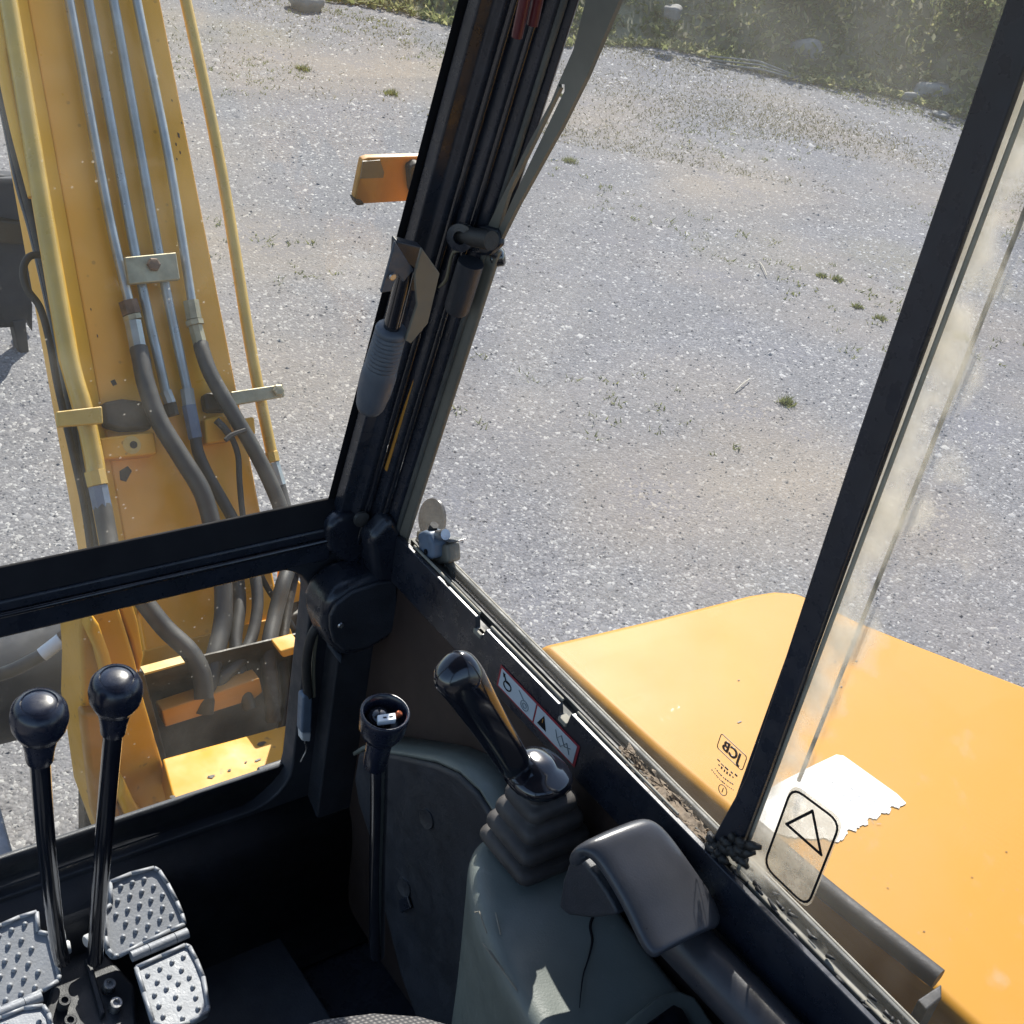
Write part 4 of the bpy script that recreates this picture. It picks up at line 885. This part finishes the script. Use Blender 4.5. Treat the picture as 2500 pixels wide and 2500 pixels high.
lever('travel_lever', k2, [k2, uy(276,1790,.817), uy(255,2030,.845), uy(238,2250,.89), uy(232,2345,.90)], 'right black ball topped travel lever in front of yellow post')
PN1 = Vector((0,-.42,.907)).normalized(); PN2 = Vector((0,-.12,.993)).normalized()
def pedal(label, up_px, lo_px, hinge, P0, dots_u, dots_l):
    t = empty('foot_pedal', U(*up_px[0], P0, PN1), label, 'pedal', 'travel pedals')
    hp = (U(*hinge[0], P0, PN1)-Vector((0,0,2.5))); P1 = tuple(hp)
    def plate(nm, px, p0, N_, dots):
        o = slab(nm, [U(a,b,p0,N_) for a,b in px], -N_*.008, M['gray_pedal'], t, .003, 3)
        n = len(px); c = sum((U(a,b,p0,N_) for a,b in px), Vector())/n
        rim = [U(a,b,p0,N_)+N_*.0015 for a,b in px]; rim = [c+(p-c)*.955 for p in rim]
        bm = bmesh.new()
        for i in range(n):
            add_tube(bm, [rim[i], rim[(i+1)%n]], .0026, 8)
        fin('rim', bm, M['gray_pedal'], o)
        me = None
        for (a,b) in dots:
            p = U(a,b,p0,N_)
            q = lathe('grip_stud', [(.0032,-.001),(.0027,.0014),(.0015,.0030),(.0004,.0034)], p, N_, M['gray_pedal'], o, 10, 70)
        return o
    plate('upper_plate', up_px, P0, PN1, dots_u)
    plate('lower_plate', lo_px, P1, PN2, dots_l)
    ha, hb = U(*hinge[0],P0,PN1), U(*hinge[1],P0,PN1); d = hb-ha
    for f0, f1 in ((0,.30),(.31,.77),(.78,1)): tube('hinge', [ha+d*f0, ha+d*f1], .0062, M['gray_pedal'], t, 14, False)
    return t
def s3(l): return [(x*.28986, 2050+y*.28986) for x, y in l]      # from an enlarged detail to photo pixels
du = s3([(1215,335),(1115,362),(1018,395),(1295,395),(1195,437),(1095,470),(992,515),(1370,465),(1273,505),(1178,545),(1077,588),(978,632),(1370,568),(1268,610),(1165,655),(1060,700),(1448,630),(1348,672),(1247,722),(1143,770),(1038,818),(1430,738),(1330,782),(1225,835),(1115,885)])
dl = s3([(1545,990),(1450,1035),(1348,1088),(1245,1140),(1530,1100),(1428,1150),(1326,1200),(1595,1160),(1502,1210),(1402,1258),(1303,1310),(1625,1245),(1480,1325),(1340,1400),(1650,1330),(1512,1412),(1375,1490),(1668,1425),(1540,1505)])
pedal('grey studded right foot pedal with hinged lower plate', s3([(915,350),(1100,275),(1300,225),(1345,250),(1420,365),(1500,520),(1545,630),(1570,720),(1440,775),(1200,890),(990,1000),(940,1000),(895,945),(870,830),(862,605),(920,545)]), s3([(1130,1075),(1350,975),(1560,880),(1600,895),(1660,1010),(1720,1160),(1765,1420),(1760,1470),(1600,1560),(1420,1600),(1280,1560),(1200,1300)]), s3([(1105,985),(1580,785)]), (.40,.905,-1.225), du, dl)
du2 = s3([(210,712),(98,762),(-10,810),(183,845),(70,890),(268,918),(155,972),(42,1022),(240,1045),(120,1100),(0,1150),(322,1115),(205,1170),(85,1228),(297,1240),(180,1295),(50,1350),(-60,1080),(-70,1270)])
dl2 = s3([(330,1535),(250,1570),(150,1610),(50,1560)])
pedal('grey studded left foot pedal cut by the photo edge', s3([(-160,770),(0,710),(160,640),(310,595),(325,770),(420,790),(470,980),(510,1150),(500,1200),(360,1290),(180,1370),(0,1440),(-160,1500)]), s3([(-160,1560),(0,1500),(200,1420),(370,1400),(420,1470),(440,1560),(440,1700),(-160,1800)]), s3([(350,1320),(-130,1510)]), (.30,.905,-1.225), du2, dl2)
pm = empty('pedal_mount', uz(230,2450,-1.30), 'black pedal mount block with socket bolts between the pedals', 'mount')
slab('mount_block', [uz(a,b,-1.27) for a,b in ((165,2300),(255,2320),(330,2400),(350,2620),(60,2620),(120,2420))], (0,0,-.10), M['blackflat'], pm, .006)
slab('mount_web', [uz(a,b,-1.262) for a,b in ((205,2340),(222,2340),(258,2470),(245,2480))], (0,0,-.02), M['blackflat'], pm, .002)
for a,b in ((268,2402),(284,2448),(172,2490),(158,2442)):
    p = uz(a,b,-1.256); N_ = Vector((.1,-.25,1)).normalized()
    h = lathe('socket_bolt', [(.0066,-.014),(.0068,0),(.0062,.001),(.0038,.001),(.0036,-.003)], p, N_, M['steel'] if a > 200 else M['blackflat'], pm, 20)
for a,b in ((168,2312),(212,2298)):
    p = uz(a,b,-1.235); lathe('pin_cap', [(.007,-.012),(.0075,0),(.006,.002)], p, Vector((1 if a < 200 else -1,-.2,.1)), M['white'], pm, 16)

# ---- dozer lever with open cup top
cp = uy(937,1757,.70); cb = uy(920,2330,.74)
dl_ = empty('dozer_lever', cb, 'black lever with open round cup top lacking its cap', 'lever')
cax = Vector((-.06,-.12,1)).normalized()
tube('shaft', [cp-cax*.03, uy(925,1960,.715), uy(921,2120,.727), cb], .0082, M['gloss'], dl_, 16)
lathe('sleeve', [(.0092,-.064),(.0108,-.062),(.0115,-.035),(.0125,-.022)], cp, cax, M['knob'], dl_, 24)
lathe('cup', [(.011,-.024),(.0165,-.020),(.0205,-.010),(.0215,.004),(.0218,.010),(.0208,.0112),(.0192,.0105),(.0185,.002),(.0165,-.008),(.010,-.010)], cp, cax, M['knob'], dl_, 36, 75)
lathe('inner_ball', [(.012,-.012),(.0115,-.002),(.009,.003),(.0045,.006),(0,.0065)], cp+Vector((-.002,.005,0)), cax, M['gloss'], dl_, 24, 80)
e0 = cp+cax*.004; sw = slab('switch_block', [e0+Vector((-.012,-.008,0)), e0+Vector((.004,-.012,0)), e0+Vector((.008,-.004,0)), e0+Vector((-.008,0,0))], cax*.006, M['white'], dl_, .001)
for f in (.3,.65):
    c0 = e0+cax*.0062+Vector((-.012,-.008,0)).lerp(Vector((.004,-.012,0)), f)+Vector((.0015,.003,0)); slab('switch_slot', [c0, c0+Vector((.003,-.0008,0)), c0+Vector((.0034,.0006,0)), c0+Vector((.0004,.0014,0))], cax*.0003, M['ink'], dl_, 0)
lathe('terminal', [(.003,-.003),(.003,.003),(.002,.004)], e0+Vector((.011,-.004,.001)), Vector((.4,-.3,.8)), M['copper'], dl_, 12)

# ================================================================== right hand console group
du_ = empty('side_duct', E(.65,.7,FLOOR), 'dark side console with pale top edge behind the cup lever', 'console')
XF = .655
face = [(872,1838),(900,1832),(985,1848),(1060,1866),(1112,1890),(1160,1935),(1195,1990),(1215,2060),(1225,2500),(1040,2560),(1015,2490),(975,2380),(945,2260),(930,2200),(905,2060),(872,1960),(862,1900)]
slab('front_shell', [ux(a,b,XF) for a,b in face], (.043,0,0), M['blackflat'], du_, .006, 3)
def off(a, b, k): return ux(a, b, XF+.003) + Vector((0, 0, k))
topc = [(860,1842),(885,1826),(985,1842),(1065,1858),(1122,1884),(1172,1930),(1210,1990),(1232,2060)]
bm = bmesh.new(); A = [bm.verts.new(off(a,b,.003)) for a,b in topc]; B = [bm.verts.new(off(a,b,.003)+Vector((.041,.0,.001))) for a,b in topc]
for i in range(len(A)-1): bm.faces.new((A[i],A[i+1],B[i+1],B[i]))
fin('sky_lit_top', bm, M['console'], du_).modifiers.new('t','SOLIDIFY').thickness = .004  # paler top: sky light falling on the box put into its colour
for a, b in ((1045,1998),(990,2165)):
    lathe('fixing_recess', [(.012,0),(.011,.003),(.006,.0015)], ux(a,b,XF), (-1,-.1,.1), M['blackflat'], du_, 20, 70)
slab('access_latch', [ux(a,b,XF-.0005) for a,b in ((978,2195),(1000,2185),(1010,2215),(985,2228))], (-.004,0,0), M['black'], du_, .002)
co = empty('control_console', E(.62,.4,FLOOR), 'cracked grey green plastic console carrying the joystick', 'console')
# console shell: sections along Y, profile in XZ
def csec(y, xl, zt, sag):
    return [E(xl+.035,y,FLOOR+.05), E(xl+.022,y,zt-.20), E(xl+.010,y,zt-.10), E(xl+.003,y,zt-.035), E(xl,y,zt-.018), E(xl+.004,y,zt-.006), E(xl+.014,y,zt), E(xl+.045,y,zt-sag), E(xl+.09,y,zt-sag*1.2), E(.688,y,zt), E(.694,y,zt-.01), E(.694,y,FLOOR+.05)]
secs = []
for y, xl, zt, sag in ((.652,.625,-.940,0),(.650,.616,-.916,.0),(.645,.606,-.906,.0),(.630,.590,-.900,0),(.60,.570,-.900,0),(.56,.556,-.903,.001),(.52,.549,-.912,.004),(.47,.545,-.918,.008),(.42,.541,-.920,.008),(.37,.537,-.920,.004),(.28,.53,-.92,.0),(.12,.52,-.925,0),(-.2,.52,-.93,0)): secs.append(csec(y,xl,zt,sag))
loft('shell', secs, M['console'], co, sub=2)
def ct(a, b, k=0.0025): return uz(a, b, -.9+k)
# crack and scratches in the console surface, as shallow relief lines laid on it
def conz(y): return np.interp(y, [.12,.37,.42,.47,.52,.56,.60,.655], [-.925,-.920,-.922,-.924,-.915,-.903,-.893,-.888])
def onconsole(a, b, k=.0012):
    z = -.9
    for _ in range(5): p = uz(a,b,z); z = conz(p.y)+k
    return uz(a,b,z)
ck = tube('crack', [onconsole(a,b) for a,b in ((1448,2240),(1442,2265),(1444,2300),(1438,2335),(1426,2375),(1418,2420),(1416,2450))], [.0016]*8*6+[.0006], M['ink'], co, 6) if False else None
P = spline([onconsole(a,b) for a,b in ((1448,2236),(1441,2262),(1446,2295),(1438,2335),(1424,2380),(1418,2425),(1415,2460))], 8)
bm = bmesh.new(); add_tube(bm, P, [.0015*(1-.8*i/len(P)) for i in range(len(P))], 6); fin('crack', bm, M['ink'], co)
for l in (((1158,2228),(1170,2225),(1188,2278)),((1210,2228),(1222,2282)),((1178,2302),(1262,2418)),((1195,2320),(1230,2370))):
    tube('scratch', [onconsole(a,b,.0004) for a,b in l], .0007, M['lightseal'], co, 5, False)
# display set in the console
ring_ = [onconsole(a,b,.004) for a,b in ((1510,2540),(1560,2480),(1640,2428),(1690,2440),(1720,2500),(1740,2560))]
dp = slab('display_housing', [onconsole(a,b,.006) for a,b in ((1500,2560),(1530,2490),(1600,2430),(1655,2412),(1700,2430),(1760,2520),(1790,2620),(1500,2640))], (0,0,-.012), M['console'], co, .005, 3)
dp2 = slab('display_frame', [onconsole(a,b,.012) for a,b in ((1560,2510),(1645,2450),(1668,2462),(1720,2560),(1600,2640))], (0,0,-.008), M['gloss'], co, .002)
slab('display_screen', [onconsole(a,b,.0125) for a,b in ((1585,2512),(1644,2468),(1692,2556),(1610,2620))], (0,0,-.002), M['screen'], dp2, 0)
# ---- joystick
jc = Vector((.648,.606,0)); zb = -.893
js = empty('joystick', E(jc.x,jc.y,zb), 'glossy black joystick with ribbed rubber gaiter on the console', 'joystick')
def sq(cx, cy, z, h, r, n=4, tilt=(0,0)):
    out = []
    for sx, sy, a0 in ((1,-1,-90),(1,1,0),(-1,1,90),(-1,-1,180)):
        for k in range(n+1):
            a = math.radians(a0+90*k/n); x = sx*(h-r)+r*math.cos(a); y = sy*(h-r)+r*math.sin(a)
            out.append(E(cx+x, cy+y, z+tilt[0]*x+tilt[1]*y))
    return out
rings = []; z = zb-.004; rings.append(sq(jc.x,jc.y,z,.040,.010))
hts = [(.0405,0),(.0410,.008),(.0395,.0165),(.033,.0185),(.0315,.022)]
lev = [(.0425,.000,.021),(.0385,.021,.042),(.0330,.042,.063),(.0275,.063,.083)]
def gq(a, zz, h, r): return [Vector((p.x, jc.y+(p.y-jc.y)*.88, p.z)) for p in sq(jc.x-.15*a, jc.y, zz, h, r)]
rings = [gq(0,zb-.004,.040,.008)]
for h, a, b in lev:
    rings += [gq(a,zb+a-.002,h*.84,.010), gq(a,zb+a-.001,h*.98,.011), gq(a,zb+a+.002,h*1.05,.012), gq(a,zb+a+.009,h*1.03,.012), gq(a,zb+a+.0125,h*.95,.011), gq(b,zb+a+.0140,h*.74,.009), gq(b,zb+b-.003,h*.66,.008)]
rings += [gq(.084,zb+.084,.024,.007), gq(.1,zb+.100,.022,.007)]
loft('gaiter', rings, M['gaiter'], js, sub=1)
# collar and grip
gb = E(jc.x-.019, jc.y+.002, zb+.098)
def gpt(a, b, y): return uy(a, b, y)
def ell(c, u, v, ru, rv, n=20, p=2.4):
    out = []
    for k in range(n):
        a = 2*math.pi*k/n; ca, sa = math.cos(a), math.sin(a)
        out.append(c+u*(ru*math.copysign(abs(ca)**(2/p), ca))+v*(rv*math.copysign(abs(sa)**(2/p), sa)))
    return out
col = [ell(gb+Z*dz+Vector((dx,dy,0)), X, Y, a, b_, 24) for dz, a, b_, dx, dy in ((-.010,.012,.012,0,0),(-.009,.023,.024,0,0),(-.004,.0295,.030,0,0),(.002,.0300,.0305,.0,.0),(.006,.0265,.027,0,.0),(.009,.021,.022,-.001,.001),(.013,.0165,.018,-.002,.002),(.018,.013,.014,-.003,.003),(.019,.004,.006,-.003,.003))]
loft('collar', col, M['gloss'], js)
GY = .606; rings = []
gp = [((1268,1885),35),((1248,1850),36),((1216,1800),38),((1184,1750),42),((1154,1702),47),((1131,1665),52),((1113,1643),54),((1100,1630),51),((1091,1622),38),((1087,1618),13)]
S = [uy(*a, GY+.004*i) for i, (a, _) in enumerate(gp)]
for i, (a, rp) in enumerate(gp):
    t = (S[min(i+1,len(S)-1)]-S[max(i-1,0)]).normalized(); u = t.cross(S[i]-EYE).normalized(); v = t.cross(u)
    k = (S[i]-EYE).dot(fw)/FPX
    sh = (u*(-.0035) if 6 <= i else Vector())
    rings.append(ell(S[i]+sh*0, u, v, rp*k*1.17, rp*k*.9, 20, 2.7))
loft('grip', rings, M['gloss'], js, sub=1)
bc = S[5]+(EYE-S[5]).normalized()*.0125; bc = bc+(uy(1148,1655,.6)-uy(1131,1664,.6))*.9; bn = (EYE-bc).normalized()
lathe('thumb_button', [(.0092,-.006),(.0096,.0),(.0090,.0012),(.0078,.0006),(.0074,-.0006),(.003,-.0002)], bc, bn, M['knob'], js, 24, 60)

# ---- palm rest
pr_ = empty('palm_rest', E(.64,.47,-.92), 'smooth dark grey palm rest behind the joystick', 'palm rest')
def pz(a, b, z): return uz(a, b, z)
# cross sections running from the raised front crest to the drooping rear lip
gridpx = [
 ((1378,2098),(1560,2016),-.782),
 ((1388,2074),(1568,1996),-.768),
 ((1402,2066),(1590,1990),-.760),
 ((1432,2074),(1616,2000),-.7585),
 ((1466,2108),(1650,2036),-.766),
 ((1508,2176),(1696,2102),-.777),
 ((1540,2240),(1740,2163),-.789),
 ((1562,2288),(1764,2208),-.797),
 ((1578,2318),(1772,2240),-.802),
 ((1602,2338),(1756,2266),-.805)]
bm = bmesh.new(); G = []
NU = 9
for i, (l, r, z) in enumerate(gridpx):
    a, b = pz(*l, z), pz(*r, z); row = []
    for k in range(NU):
        u = k/(NU-1); e = abs(2*u-1); p = a.lerp(b, u); p.z += .0035*(1-e**2.2)-.0035*(e > .99)
        row.append(bm.verts.new(p))
    G.append(row)
for i in range(len(G)-1):
    for k in range(NU-1): bm.faces.new((G[i][k],G[i][k+1],G[i+1][k+1],G[i+1][k]))
o = fin('rest_shell', bm, M['palm'], pr_, 0); s_ = o.modifiers.new('t','SOLIDIFY'); s_.thickness = .012; s_.offset = -1
ss_ = o.modifiers.new('s','SUBSURF'); ss_.levels = 2; ss_.render_levels = 2
body = [(1395,2085),(1372,2150),(1362,2215),(1385,2236),(1440,2243),(1505,2236),(1500,2215),(1480,2180),(1450,2135),(1425,2105)]
xb = pz(1400,2110,-.785).x+.012
slab('rest_body', [ux(a,b,xb) for a,b in body], (.075,0,0), M['blackflat'], pr_, .006, 3)
# ---- roll shaped arm support beside the wall
rl = tube('arm_roll', [E(.662,.445,-.842), E(.664,.33,-.840), E(.666,.10,-.836)], .0225, M['palm'], None, 28, False)
tag(rl, 'dark rounded arm support running back under the palm rest', 'arm support')

# ---- seat
seat = empty('operator_seat', E(.30,.15,-1.2), 'grey check fabric operator seat at the bottom edge', 'seat')
rings = []
prof = [(0,.0),(.6,.0),(.9,.012),(1.0,.035),(1.0,.07),(.93,.10),(.7,.12)]
def souter(k, n=40):
    a = 2*math.pi*k/n; ca, sa = math.cos(a), math.sin(a); p = 3.6
    return Vector((.275*math.copysign(abs(ca)**(2/p),ca), .36*math.copysign(abs(sa)**(2/p),sa), 0))
for f, dz in prof[1:]:
    rings.append([E(.205,.133,-.772)+souter(k)*f+Vector((0,0,-dz)) for k in range(40)])
loft('cushion', rings, M['fabric'], seat)
box('seat_base', E(.05,-.2,-1.36), E(.44,.36,-.92), M['blackflat'], seat, .02)
